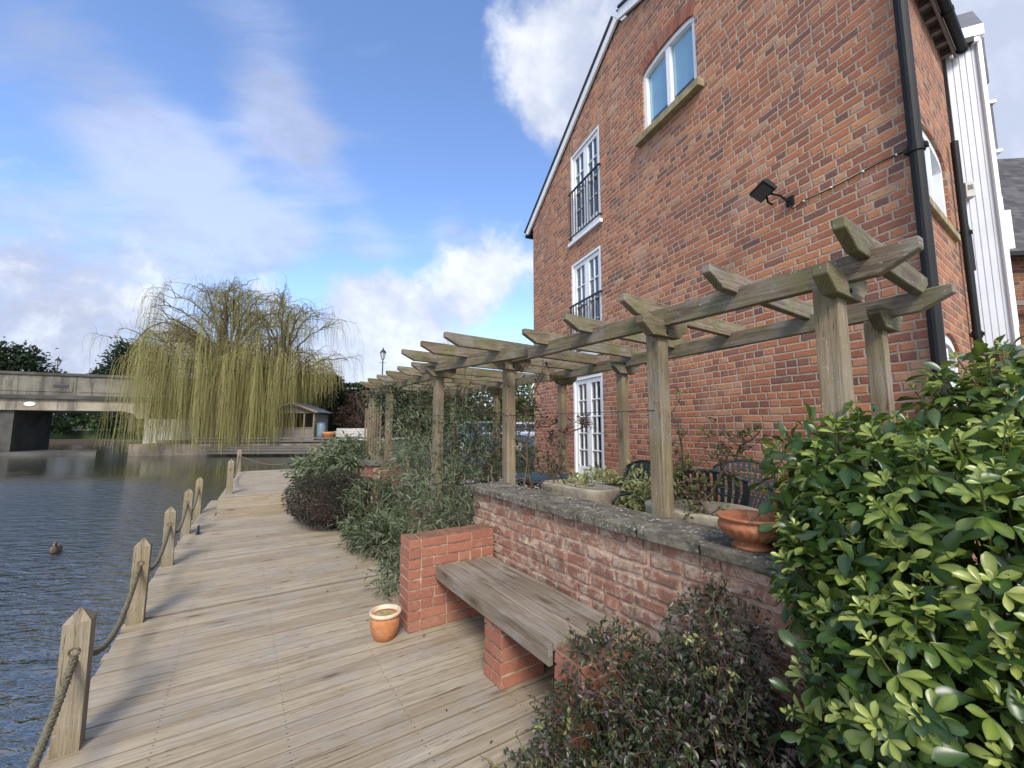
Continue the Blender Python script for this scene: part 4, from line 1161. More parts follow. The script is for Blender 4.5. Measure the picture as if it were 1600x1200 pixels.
def chair(loc, rot, label, mat='chairm'):
    ch = thing('garden_chair', label, 'chair', loc, 'cast metal chairs on the patio')
    o = V(loc)
    def T(x, y, z):
        cs, sn = math.cos(rot), math.sin(rot); return o+V((x*cs-y*sn, x*sn+y*cs, z))
    m = MB(); prof = [T(.21*math.copysign(abs(math.cos(a))**.7, math.cos(a)), .21*math.copysign(abs(math.sin(a))**.7, math.sin(a)), .43) for a in np.linspace(0, 2*math.pi, 29)]
    m.tube(prof, .012, 6)
    for x in np.linspace(-.17, .17, 9):
        y = .2*(1-(abs(x)/.21)**3)**.33; m.tube([T(x, -y, .43), T(x*.9, 0, .42), T(x, y, .43)], .008, 5)
    m.build('seat', M[mat], ch, True)
    m = MB()   # fan shaped back leaning away from the seat
    def B(u, v):     # u -1..1, v 0..1
        w = .10+.155*math.sin(min(1, v*1.15)*math.pi/2)
        return T(u*w, .19+.14*v+.03*(u*u)*-1, .44+.47*v-.07*u*u*v)
    for u in (-1, 1): m.tube([B(u, v) for v in np.linspace(0, 1, 9)], .013, 6)
    for v in (0., 1.): m.tube([B(u, v) for u in np.linspace(-1, 1, 13)], .013, 6)
    nv = 10
    for i in range(11):                 # flat fan blades
        ua, ub = -1+2*i/11+.035, -1+2*(i+1)/11-.035
        for k in range(nv-1):
            va, vb = k/(nv-1), (k+1)/(nv-1)
            if k in (3, 6): vb -= .02
            q = [B(ua, va), B(ub, va), B(ub, vb), B(ua, vb)]
            nn_ = (q[1]-q[0]).cross(q[3]-q[0]).normalized()*.006
            m.poly([p+nn_ for p in q]); m.poly([p-nn_ for p in q][::-1])
            m.poly([q[0]+nn_, q[3]+nn_, q[3]-nn_, q[0]-nn_]); m.poly([q[1]-nn_, q[2]-nn_, q[2]+nn_, q[1]+nn_])
    for v in (.33, .66): m.tube([B(u, v) for u in np.linspace(-1, 1, 11)], .008, 5)
    m.build('backrest', M[mat], ch, True)
    for x, y in ((-.18, -.18), (.18, -.18), (-.17, .18), (.17, .18)):
        m = MB(); m.tube([T(x, y, .43), T(x*1.05, y*1.05, .2), T(x*1.22, y*1.22, .01)], [.015, .012, .014], 6); m.build('leg', M[mat], ch, True)
    for sx in (-1, 1):
        m = MB(); m.tube([T(sx*.2, .22, .68), T(sx*.245, .05, .67), T(sx*.25, -.15, .66), T(sx*.235, -.2, .60), T(sx*.2, -.17, .43)], .012, 6); m.build('armrest', M[mat], ch, True)
    return ch
chair((.95, 3.85, PZ), R(-70), 'dark metal chair turned sideways between the table and the leafy pergola post')
chair((1.58, 3.35, PZ), R(150), 'dark metal chair behind the round stone planter, back turned to the wall')
chair((2.02, 3.75, PZ), R(-35), 'tall backed dark metal chair closest to the gable wall')
chair((1.72, 2.85, PZ), R(200), 'dark fan backed metal chair directly behind the terracotta bowl')
pl = thing('stone_planter', 'long pale stone trough with rounded end behind the garden wall', 'planter', D(3.05, 2.72, PZ))
c = wloc(pl)
m = MB()
oval = [(math.cos(a), math.sin(a)) for a in np.linspace(0, 2*math.pi, 40, endpoint=False)]
def trough(m, c, lx, ly, z0, z1, th, ax, ay, p=.45):
    sp = lambda v: math.copysign(abs(v)**p, v)
    rings = []
    for (k, z) in ((.9, z0), (.97, z1-.06), (1., z1-.01), (.985, z1), (1-th/lx*1.2, z1), (1-th/lx*1.4, z1-.02)):
        rings.append([c+ax*(sp(x)*lx*k)+ay*(sp(y)*(ly-(1-k)*lx))+UP*(z-c.z) for x, y in oval])
    b = len(m.v); n = len(oval)
    for r in rings: m.v += r
    for i in range(len(rings)-1):
        for j in range(n):
            j2 = (j+1) % n; m.face([b+i*n+j, b+i*n+j2, b+(i+1)*n+j2, b+(i+1)*n+j], None, .5)
    m.face([b+(len(rings)-1)*n+j for j in range(n)], None, .5, 0)
trough(m, c, .42, .2, PZ, .985, .05, E_, N_)
m.build('trough', [M['stonepl'], M['soil']], pl, True)
pl = thing('stone_planter', 'round pale stone planter behind the garden wall at the foot of the pergola post', 'planter', D(1.75, 2.66, PZ))
c = wloc(pl); m = MB(); trough(m, c, .38, .30, PZ, .985, .06, E_, N_, .85)
m.build('tub', [M['stonepl'], M['soil']], pl, True)

# ================================================================== PLANTS NEAR THE HOUSE
def np3(v): return np.array(tuple(v))
def shrub(name, label, lobes, base, n, L, mat, tmpl, cat='shrub', wl=.42, shell=.55, stems=14, twig='twig', droop=.25, outw=.8, rb=0., roll=.7, spread=.9, clumps=0, keep=-1.):
    root = thing(name, label, cat, base)
    if clumps:
        C, d, rad, k = in_lobes(clumps, lobes, shell)
        cr = rng.normal(.5, .2, clumps); which = rng.integers(0, clumps, n)
        sz = np.array([min(l[1]) for l in lobes])[k]*.20
        P = C[which]+rng.normal(0, 1, (n, 3))*sz[which][:, None]*np.array([1, 1, .8]); dd = d[which]; rr = rad[which]; tone = cr[which]
    else:
        P, dd, rr, k = in_lobes(n, lobes, shell); tone = rng.random(n)*.6+.2
    Dr = dd*outw+rng.normal(0, .55, (n, 3))*spread+np.array([0, 0, .25-droop])
    r = np.clip(tone*.75+rng.normal(.1, .16, n)+rb, 0, 1)
    Ls = L*rng.uniform(.6, 1.25, n)
    leaves('foliage', P, Dr, Ls, Ls*wl, r, tmpl, M[mat], root, roll=roll)
    b = np3(V(base)); paths = []; rad_ = []
    Q, d2, r2, _ = in_lobes(stems*3, lobes, .3)
    for i in range(len(Q)):
        st = b+np.array([rng.normal(0, .06), rng.normal(0, .06), 0]); mid = b*.35+Q[i]*.65; mid[2] = b[2]+(Q[i][2]-b[2])*.45
        p = np.array([st, (st+mid)/2+rng.normal(0, .03, 3), mid, Q[i]]); t = np.linspace(0, 3, 8)
        p = np.stack([np.interp(t, range(4), p[:, a]) for a in range(3)], 1)+np.r_[[[0, 0, 0]], rng.normal(0, .028, (7, 3))]
        paths.append(p); rad_.append((.0065, .002))
    tubes('stems', paths, rad_, M[twig], 4, root)
    return root

# glossy whorled evergreen on the right
ch_lobes = [((1.62, 1.42, 1.02), (.60, .60, .52)), ((1.30, 1.22, .62), (.36, .34, .42)), ((1.40, 1.72, 1.25), (.34, .34, .36)),
            ((2.12, 1.78, 1.48), (.36, .34, .40)), ((1.72, 1.80, 1.22), (.26, .26, .34)), ((1.55, .98, .62), (.50, .36, .50)), ((1.28, 1.58, .98), (.30, .28, .34)), ((2.1, 1.3, .9), (.5, .5, .6)),
            ((1.32, 1.0, .45), (.34, .3, .38)), ((1.14, 1.22, .78), (.26, .26, .36)), ((1.14, 1.50, .98), (.19, .19, .24)), ((1.05, 1.1, .42), (.25, .25, .3)), ((1.08, 1.30, .62), (.24, .24, .34))]
cho = thing('evergreen_shrub', 'big glossy bright green shrub with whorled leaves filling the right corner', 'shrub', (1.7, 1.4, .1))
def choisya():
    n = 1500
    n = 1900; P, d, rad, k = in_lobes(n, ch_lobes, .72)
    big = rng.uniform(.85, 1.25, n)
    dep = lobe_depth(P, ch_lobes)
    keep = dep < .17
    P, d = P[keep], d[keep]
    # thin out crowded shoots
    sel = []
    for i in range(len(P)):
        if all(np.linalg.norm(P[i]-P[j]) > .086 for j in sel): sel.append(i)
    P, d = P[sel], d[sel]
    ax = unit(d*np.array([1, 1, .8])+np.array([0, 0, .6])+rng.normal(0, .22, d.shape))
    LP, LD, LL, LU, LR = [], [], [], [], []
    paths = []
    for i in range(len(P)):
        a = ax[i]; u = np.cross(a, [.3, .5, .8]); u /= np.linalg.norm(u); w = np.cross(a, u)
        vigour = rng.uniform(.8, 1.2); tone = rng.normal(0, .11); ph = rng.uniform(0, 6)
        for lv in range(5):
            o = P[i]-a*(.026*lv*1.5)*vigour
            size = (.034, .062, .088, .108, .114)[lv]*vigour
            tilt = (.45, .90, 1.25, 1.6, 1.9)[lv]
            for s in (0, 1):
                an = ph+lv*1.571+s*math.pi+rng.normal(0, .2)
                rd = math.cos(an)*u+math.sin(an)*w
                pd = a*math.cos(tilt)+rd*math.sin(tilt)
                pet = size*.38; q = o+pd*pet; tang = np.cross(a, rd)
                for kx, f in ((-1, .85), (0, 1.), (1, .85)):
                    if lv == 4 and rng.random() < .3: continue
                    ld = pd*math.cos(.85*kx)+tang*math.sin(.85*kx)+np.array([0, 0, -.10*lv*.7])+rng.normal(0, .09, 3)
                    LP.append(q); LD.append(ld); LL.append(size*f*rng.uniform(.88, 1.1)); LU.append(a+rd*.2)
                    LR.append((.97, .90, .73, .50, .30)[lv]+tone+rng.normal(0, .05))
        b0 = np.array([1.65, 1.4, .15]); paths.append(np.array([P[i], P[i]-a*.12, P[i]*.7+b0*.3-np.array([0, 0, .08])]))
    LL = np.array(LL)*.82
    LR = np.array(LR)+np.where(rng.random(len(LL)) < .03, .4, 0)
    leaves('foliage', LP, LD, LL, LL*rng.uniform(.38, .48, len(LL)), LR, T_OB, M['choisya'], cho, upb=np.array(LU), roll=.12)
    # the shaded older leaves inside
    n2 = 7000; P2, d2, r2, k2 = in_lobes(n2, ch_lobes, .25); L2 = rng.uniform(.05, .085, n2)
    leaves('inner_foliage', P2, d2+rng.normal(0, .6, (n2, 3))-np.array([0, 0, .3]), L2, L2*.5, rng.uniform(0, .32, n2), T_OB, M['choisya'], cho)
    tubes('stems', paths, [(.0028, .004)]*len(paths), M['climber'], 4, cho)
choisya()

# small leaved purple shrub in front of the bench end
ab_lobes = [((.70, 1.74, .36), (.34, .33, .32)), ((.46, 2.02, .36), (.25, .25, .26)), ((.92, 1.90, .50), (.28, .26, .36)), ((1.05, 1.40, .22), (.38, .36, .32)), ((.50, 1.50, .12), (.44, .40, .24)),
            ((.18, 1.80, .06), (.24, .24, .17)), ((1.3, 1.25, .3), (.3, .3, .3)), ((.30, 1.98, .18), (.2, .2, .2))]
def purple():
    root = thing('purple_shrub', 'low dark shrub with tiny purple and green leaves spilling over the bench end', 'shrub', (.75, 1.65, .04))
    paths = []; P, d, rad, k = in_lobes(640, ab_lobes, .75)
    LP = []; LD = []; LL = []; LR = []
    base = np.array([.75, 1.62, .05])
    for i in range(len(P)):
        # arching sprays
        a = unit((d[i]+rng.normal(0, .45, 3)+np.array([0, 0, .5]))[None])[0]
        L = rng.uniform(.14, .30); t = np.linspace(0, 1, 9)[:, None]
        start = P[i]-a*L*.55
        side = unit(rng.normal(0, 1, (1, 3)))[0]
        p = start+a*L*t+side*(.05*t*t)+np.array([0, 0, -.09])*t*t
        paths.append(p); pur = rng.random() < .42; lime = rng.random() < .14
        m_ = int(L/.0105)
        for j in range(m_):
            f = rng.uniform(.05, 1); q = p[0]*0+np.array([np.interp(f, t[:, 0], p[:, c]) for c in range(3)])
            LP.append(q); LD.append(a*.5+unit(rng.normal(0, 1, (1, 3)))[0]*.9); LL.append(rng.uniform(.016, .032)*(1.1-.3*f))
            LR.append(rng.normal(.95, .05) if lime and f > .5 else (rng.normal(.72, .1) if pur else rng.normal(.27, .15)))
    n = 13000; Pi, di, ri, ki = in_lobes(n, ab_lobes, .15)
    LP += list(Pi); LD += list(di+rng.normal(0, .7, (n, 3))); LL += list(rng.uniform(.016, .034, n)); LR += list(rng.uniform(0, .5, n))
    LL = np.array(LL)
    leaves('foliage', LP, LD, LL, LL*.52, np.array(LR), T_OV, M['abelia'], root, roll=.8)
    for i in range(60):
        paths.append(wiggle(base+np.array([rng.normal(0, .1), rng.normal(0, .1), 0]), P[i], 7, .05))
    tubes('stems', paths, [(.0026, .0012)]*len(paths), M['twig_red'], 4, root)
purple()

# shrubs and climbers beside the pergola
def Dn(s, t, z): return tuple(D(s, t, z))
shrub('grey_shrub', 'straggly grey green shrub at the foot of the pergola post behind the bench end', [(Dn(4.05, 1.62, .50), (.50, .5, .50)), (Dn(4.5, 1.85, 1.0), (.45, .42, .5)), (Dn(3.75, 1.75, .78), (.32, .3, .42)), (Dn(3.8, 1.45, .2), (.36, .35, .26))],
      Dn(4.2, 1.8, .05), 3300, .075, 'greyleaf', T_LA, wl=.2, shell=.35, stems=14, twig='twig_pale', outw=.5, clumps=190)
shrub('grey_climber', 'grey green climbing shrub smothering the second pergola bay up to the rafters', [(Dn(4.75, 2.0, 1.55), (.50, .35, .5)), (Dn(5.6, 2.0, 1.70), (.6, .35, .46)), (Dn(4.3, 2.2, 1.35), (.4, .35, .6)), (Dn(6.6, 1.95, 2.05), (.55, .3, .25)), (Dn(5.5, 2.0, 1.0), (.7, .35, .6))],
      Dn(5.0, 2.05, .3), 3400, .062, 'greyleaf', T_LA, wl=.24, shell=.25, stems=16, twig='twig', outw=.5, clumps=300, rb=-.05)
shrub('leafy_bush', 'broad leaved grey green bush beside the far deck above the dark twiggy bush', [(Dn(8.4, 1.55, .78), (.6, .5, .42)), (Dn(9.6, 1.95, .75), (.8, .55, .48)), (Dn(8.0, 1.85, .9), (.6, .4, .4)), (Dn(9.2, 1.3, .62), (.5, .42, .3))],
      Dn(8.7, 1.5, .05), 4200, .12, 'greyleaf', T_LA, wl=.3, shell=.5, stems=10, outw=.7, droop=.45, clumps=240, rb=-.06)
shrub('twiggy_bush', 'rounded dark brown twiggy bush leaning out over the deck edge', [(Dn(7.0, 1.25, .42), (.62, .58, .42)), (Dn(7.5, 1.0, .40), (.42, .4, .36)), (Dn(6.5, 1.55, .4), (.5, .4, .36))],
      Dn(7.0, 1.35, .05), 15000, .036, 'darkbush', T_OV, wl=.4, shell=.5, stems=40, twig='twig_red', outw=.9)
shrub('low_grey_bush', 'low spiky grey green bush on the deck edge before the twiggy bush', [(Dn(5.6, 1.5, .30), (.4, .36, .32)), (Dn(5.0, 1.55, .22), (.45, .35, .24)), (Dn(6.0, 1.6, .45), (.32, .3, .36))],
      Dn(5.5, 1.55, .05), 2300, .1, 'greyleaf', T_LA, wl=.17, shell=.4, stems=10, outw=.8, clumps=110, rb=-.02)
def bare_vine(name, label, starts, n, spread, length, leafn, mat, twig='twig', L=.03, post=None, cat='climber', wl=.5):
    root = thing(name, label, cat, starts[0][0]); paths = []; rad = []; LP = []; LD = []
    for (b, tp) in starts:
        b = np3(V(b)); tp = np3(V(tp))
        main = wiggle(b, tp, 12, .22); paths.append(main); rad.append((.012, .006))
        for i in range(n):
            f = rng.uniform(.08, 1); q = np.array([np.interp(f, np.linspace(0, 1, 12), main[:, c]) for c in range(3)])
            e = q+rng.normal(0, 1, 3)*spread*np.array([1, 1, .7])+np.array([0, 0, rng.uniform(-.1, .25)*length])
            p = wiggle(q, e, 6, .08, -.03); paths.append(p); rad.append((.0045, .0018))
            for j in range(leafn):
                w = rng.uniform(.2, 1); LP.append(np.array([np.interp(w, np.linspace(0, 1, 6), p[:, c]) for c in range(3)])+rng.normal(0, .012, 3)); LD.append(rng.normal(0, 1, 3)+np.array([0, 0, .3]))
    tubes('stems', paths, rad, M[twig], 5, root)
    LL = L*rng.uniform(.6, 1.3, len(LP))
    leaves('leaf_sprays', LP, LD, LL, LL*wl, rng.random(len(LP)), T_OV, M[mat], root)
    return root
shrub('evergreen_bush', 'mid green bush behind the pergola climbers in front of the parked cars', [(Dn(5.6, 3.1, .9), (.8, .5, .65)), (Dn(6.6, 2.9, 1.05), (.7, .5, .7)), (Dn(4.7, 3.2, .8), (.55, .4, .5))],
      Dn(5.6, 3.1, .3), 4200, .055, 'midgreen', T_OV, wl=.5, shell=.4, stems=12, clumps=150)
bare_vine('climbing_rose', 'sparse leafy climber around the second pergola post by the round planter', [(D(1.72, 2.5, .9), D(1.78, 2.5, 1.5)), (D(1.6, 2.62, .95), D(1.42, 2.75, 1.45)), (D(1.95, 2.6, .95), D(2.05, 2.75, 1.6))], 24, .15, .3, 9, 'climber', L=.036)
bare_vine('bare_vine', 'dense brown twiggy climber hanging in the second pergola bay above the low wall', [(D(4.6, 2.3, .4), D(4.5, 2.25, 2.1)), (D(5.1, 2.3, .4), D(5.3, 2.2, 2.1)), (D(5.8, 2.3, .4), D(5.7, 2.2, 2.0)), (D(4.2, 2.4, .4), D(4.4, 2.5, 1.9))], 46, .22, .5, 5, 'darkbush', 'twig', L=.04)
bare_vine('bare_vine', 'tangle of bare brown stems around the third pergola post', [(D(3.6, 2.35, .4), D(3.55, 2.33, 2.1)), (D(3.7, 2.4, .4), D(3.3, 2.5, 2.2)), (D(3.95, 2.35, .4), D(3.9, 2.3, 1.6)), (D(3.3, 2.6, .4), D(3.4, 2.7, 1.5))], 34, .17, .5, 5, 'darkbush', 'twig', L=.035)
bare_vine('bare_vine', 'thin dark vine strung level along the gable beside the white ground floor door', [(D(4.25, 3.5, .5), D(4.2, 3.45, 1.5)), (D(4.2, 3.45, 1.48), D(4.9, 3.5, 1.55)), (D(4.2, 3.45, 1.5), D(3.7, 3.4, 1.6))], 26, .10, .2, 3, 'darkbush', 'twig_red', L=.03)
shrub('variegated_shrub', 'cream and green variegated shrub in front of the white ground floor door', [((.88, 4.30, .80), (.42, .32, .26)), ((1.32, 4.05, .84), (.38, .3, .28)), ((1.15, 3.55, .82), (.3, .28, .26))], (1.1, 4.1, .3), 4200, .055, 'varieg', T_OV, wl=.42, shell=.5, clumps=160, rb=.22)

def litter():
    P = []
    for c, sp, n in ((D(2.2, 1.1), .35, 5), (D(3.3, 1.2), .2, 5), (D(5.2, 1.25), .35, 20), (D(6.6, 1.0), .4, 22), (D(1.6, .9), .35, 8)):
        q = rng.normal(0, sp, (n, 2)); P += [[c.x+a, c.y+b, .004+.004*rng.random()] for a, b in q]
    P = np.array(P); n = len(P); dr = rng.normal(0, 1, (n, 3))*np.array([1, 1, .12]); L = rng.uniform(.014, .03, n)
    o = leaves('fallen_leaves', P, dr, L, L*.5, rng.random(n), T_OV, M['redbush'], None, base=tuple(D(3.5, 1, 0)), roll=.15)
    tag(o, 'scattered dry brown leaves lying on the deck near the shrubs', 'leaves', None, 'stuff')
litter()

# ================================================================== FAR BANK
BD = heading(66); BN = V((-BD.y, BD.x, 0))      # along the bridge (to the right), and away from the camera
B0 = V((-33.0, 37.0, 0))
def BP(k, o, z): return B0+BD*k+BN*o+V((0, 0, z))
br = thing('road_bridge', 'weathered concrete road bridge spanning the river on the left', 'bridge', BP(-6, 4, -.7))
m = MB()
k0, k1 = -40, 0.6
prof = [(k0, 3.9), (k0, 2.96), (-1.5, 2.96)] + [(-1.5+1.25*math.sin(a), 2.96-.62*(1-math.cos(a))) for a in np.linspace(.2, math.pi/2, 7)] + [(k1, 2.3), (k1, 3.9)]
p = prof
def ext(m, prof, o0, o1, mi=0):
    n = len(prof)
    a = [BP(x, o0, z) for x, z in prof]; b_ = [BP(x, o1, z) for x, z in prof]
    tris = tessellate_polygon([[V((x, z, 0)) for x, z in prof]])
    for t in tris:
        ids = list(t); q = [a[i] for i in ids]
        if (q[1]-q[0]).cross(q[2]-q[0]).dot(BN) > 0: ids = ids[::-1]
        m.poly([a[i] for i in ids], [(prof[i][0], prof[i][1]) for i in ids], 0, mi)
    for i in range(n):
        j = (i+1) % n; m.poly([a[i], b_[i], b_[j], a[j]], None, 0, mi)
ext(m, prof, 0, 10)
m.build('deck_girder', M['concrete'], br)
m = MB()
m.box(BP(-19, .1, 4.9), BD, BN, UP, 48, .3, 1.92)
m.build('parapet', M['parapet'], br)
m = MB()
for k in np.arange(-38, 0, 5.6): 
    m.box(BP(k+2.8, -.075, 4.95), BD, BN, UP, 5.2, .05, .9)
m.build('parapet_panel', M['parapet'], br, bevel=.03)
m = MB(); m.box(BP(-19, .06, 5.98), BD, BN, UP, 48, .5, .22); m.box(BP(-19, -.1, 4.05), BD, BN, UP, 48, .34, .3); m.build('parapet_coping', M['concrete_dark'], br)
m = MB(); m.box(BP(-19, 9.9, 4.9), BD, BN, UP, 48, .3, 1.92); m.build('far_parapet', M['concrete'], br)
m = MB(); m.box(BP(-19, 5, 3.95), BD, BN, UP, 48, 9.4, .1); m.build('roadway', M['asphalt'], br)
m = MB(); m.box(BP(-11.4, 2.9, 1.1), BD, BN, UP, 6.5, 5.2, 3.7); m.build('pier', M['concrete_dark'], br)
m = MB(); m.box(BP(2.2, 5, .9), BD, BN, UP, 3.7, 9.9, 2.8); m.build('abutment', M['concrete_pale'], br)
m = MB(); m.box(BP(4.8, 5, 1.4), BD, BN, UP, 2, 9.8, 5.2); m.build('approach_wall', M['concrete'], br)
m = MB(); m.box(BP(-5.35, -.12, 5.0), BD, UP, BN, .95, .26, .04); m.build('plaque', M['iron'], br, bevel=.1)
m = MB(); m.lathe([(0, 0), (.36, 0.01), (.34, .04), (0, .05)], (0, 0, 0), 20)
Rm = Matrix((BD, UP, -BN)).transposed()
m.v = [BP(-7.15, -.02, 3.46)+Rm @ V((p.x, p.y*.5, p.z)) for p in m.v]; m.build('height_disc', M['white'], br)

# ------------------------------------------------------------------ weeping willow
def limb(p0, d, L, up, droop, k=10, amp=.25):
    """curved limb: starts along d, bends over with length"""
    p = [np.array(p0, float)]; d = np.array(d, float); d /= np.linalg.norm(d)
    for i in range(k):
        f = (i+1)/k
        d = d + np.array([0, 0, up*(1-f)-droop*f*f])*(1./k) + rng.normal(0, amp/k, 3); d /= np.linalg.norm(d)
        p.append(p[-1]+d*L/k)
    return np.array(p)
def along(p, f):
    t = np.linspace(0, 1, len(p)); return np.array([np.interp(f, t, p[:, c]) for c in range(3)])
will = thing('willow_tree', 'big weeping willow with bare yellow strands trailing over the river bank', 'tree', (-26.5, 36.2, .2))
def bez(p0, p1, p2, k=12, amp=.2):
    t = np.linspace(0, 1, k)[:, None]
    q = p0*(1-t)**2+p1*2*t*(1-t)+p2*t*t
    o = np.cumsum(rng.normal(0, amp/math.sqrt(k), (k, 3)), axis=0); o -= o[0]*(1-t)
    return q+o
def willow():
    tp, tr_, limbs, lr, subs, sr, strands, scol, srad = [], [], [], [], [], [], [], [], []
    def strand(q, out, H, thin=1., tone=.55):
        k = 9; s = np.linspace(0, 1, k); a = rng.uniform(.2, .8)*min(1, H/2)
        lat = a*(1-np.exp(-s*3.2)); dz = abs(out[2])*.35*np.sin(np.minimum(s*6, np.pi))*min(1, H/3)-H*s**1.2
        sway = np.cumsum(rng.normal(0, .03, (k, 2)), axis=0)
        P = q+np.stack([out[0]*lat+sway[:, 0], out[1]*lat+sway[:, 1], dz], 1)
        P[:, 2] = np.maximum(P[:, 2], -.55)
        strands.append(P); scol.append(np.clip(rng.normal(tone, .24), 0, 1)); srad.append((.0105*thin, .0075*thin))
        return P
    spec = [(np.array([-25.9, 36.4, .2]), 5.2, 14.3, 7.2, 5.6), (np.array([-20.9, 36.9, .2]), 4.9, 13.0, 5.6, 6.0)]
    for ti, (b, hf, top, Rl, Rr) in enumerate(spec):
        tk = limb(b, (rng.normal(0, .06), 0, 1), hf, 0, 0, 8, .12); tp.append(tk); tr_.append((.55, .40) if ti == 0 else (.42, .3))
        fork = tk[-1]; mem = []
        def reach(an): return (Rr if math.cos(an) > 0 else Rl)
        for i in range(24 if ti == 0 else 18):          # tall limbs of the open crown
            an = rng.uniform(0, 6.28); r = reach(an)*rng.uniform(.10, .96); zt = 5.2+(top-5.2)*math.sqrt(max(.05, 1-(r/reach(an))**2))*rng.uniform(.86, 1.04)
            u = np.array([math.cos(an), .8*math.sin(an), 0])
            mem.append((bez(fork+rng.normal(0, .2, 3), fork+u*r*.35+np.array([0, 0, (zt-fork[2])*1.05]), fork*np.array([1, 1, 0])+u*r*1.05+np.array([0, 0, zt*.97]), 13, .35), 'up'))
        for i in range(30 if ti == 0 else 24):          # low arching limbs that carry the curtain
            an = 2*np.pi*i/(30 if ti == 0 else 24)+rng.normal(0, .15); r = reach(an)*rng.uniform(.35, 1.)
            if ti == 1 and math.cos(an) > .5: r = reach(an)*rng.uniform(.4, 1.02)
            za = rng.uniform(6.5, 12.2); ze = rng.uniform(4.6, 7.6)
            u = np.array([math.cos(an), .8*math.sin(an), 0])
            mem.append((bez(fork+rng.normal(0, .2, 3), fork*np.array([1, 1, 0])+u*r*.55+np.array([0, 0, za]), fork*np.array([1, 1, 0])+u*r+np.array([0, 0, ze]), 13, .35), 'low'))
        if ti == 0:
            for i in range(9):                              # long arching limbs over the bridge end
                an = math.pi+rng.uniform(-.75, .75); r = rng.uniform(5.4, 8.1); u = np.array([math.cos(an), .8*math.sin(an), 0])
                mem.append((bez(fork+rng.normal(0, .2, 3), fork*np.array([1, 1, 0])+u*r*.6+np.array([0, 0, rng.uniform(11, 14.5)]), fork*np.array([1, 1, 0])+u*r+np.array([0, 0, rng.uniform(6.2, 8.6)]), 14, .3), 'up'))
        for p, kind in mem:
            limbs.append(p); lr.append((.12, .022) if kind == 'up' else (.10, .02))
            ns = 9 if kind == 'up' else 6
            br_ = [(p, kind)]
            for j in range(ns):
                f = rng.uniform(.35, 1.); q = along(p, f); tang = unit((along(p, min(1, f+.06))-along(p, f-.06))[None])[0]
                o = tang*rng.uniform(.5, 1.5)+rng.normal(0, .9, 3); o[2] = abs(o[2])*.7+(.5 if kind == 'up' else .2)
                L = rng.uniform(1.2, 2.6); o = o/np.linalg.norm(o)*L
                sb = bez(q, q+o*.8, q+o*np.array([1.25, 1.25, .35]), 8, .2); subs.append(sb); sr.append((.035, .010)); br_.append((sb, kind))
            for pp, kd in br_:
                for i in range({'up': 8, 'low': int(rng.choice([1, 3, 6, 10, 15]))}[kd]):
                    f = rng.uniform(.3, 1.) if kd == 'up' else rng.uniform(.4, 1)**.8
                    q = along(pp, f)+rng.normal(0, .05, 3); tang = unit((along(pp, min(1, f+.06))-along(pp, max(0, f-.06)))[None])[0]
                    out = tang+rng.normal(0, .5, 3)
                    if kd == 'up':
                        strand(q, out, rng.uniform(.5, 3.2), .78, .38)
                        if rng.random() < .5: strands.append(limb(q, rng.normal(0, .6, 3)+np.array([0, 0, .6]), rng.uniform(.5, 1.3), .1, 1.8, 6, .6)); scol.append(rng.uniform(0, .35)); srad.append((.009, .005))
                        continue
                    x = q[0]
                    if x < -30.3: ze = q[2]-rng.uniform(1.2, 3.4)
                    elif x < -18.9: ze = -.35+rng.exponential(1.15)
                    else: ze = 2.6+max(0, (x+18.9))*.75+rng.exponential(1.0)
                    if rng.random() < .33: ze = q[2]-(q[2]-ze)*rng.uniform(.35, .8)
                    H = q[2]-ze
                    if H < .6: continue
                    P = strand(q, out, H, 1., .55)
                    if H > 3.2:
                        for _ in range(int(rng.integers(0, 3))):
                            st = P[2:]+rng.normal(0, .04, 3); st = st+np.linspace(0, 1, len(st))[:, None]*np.r_[rng.normal(0, .35, 2), rng.normal(0, .3)]
                            st[:, 2] = np.maximum(st[:, 2], -.55); strands.append(st); scol.append(np.clip(rng.normal(.6, .22), 0, 1)); srad.append((.0095, .007))
    for a_, b_ in zip(tp, tr_): tubes('trunk', [a_], [b_], M['bark'], 10, will)
    tubes('limbs', limbs, lr, M['bark'], 6, will)
    tubes('branches', subs, sr, M['willow_up'], 4, will)
    tubes('hanging_strands', strands, srad, M['willow'], 3, will, rnds=scol)
willow()

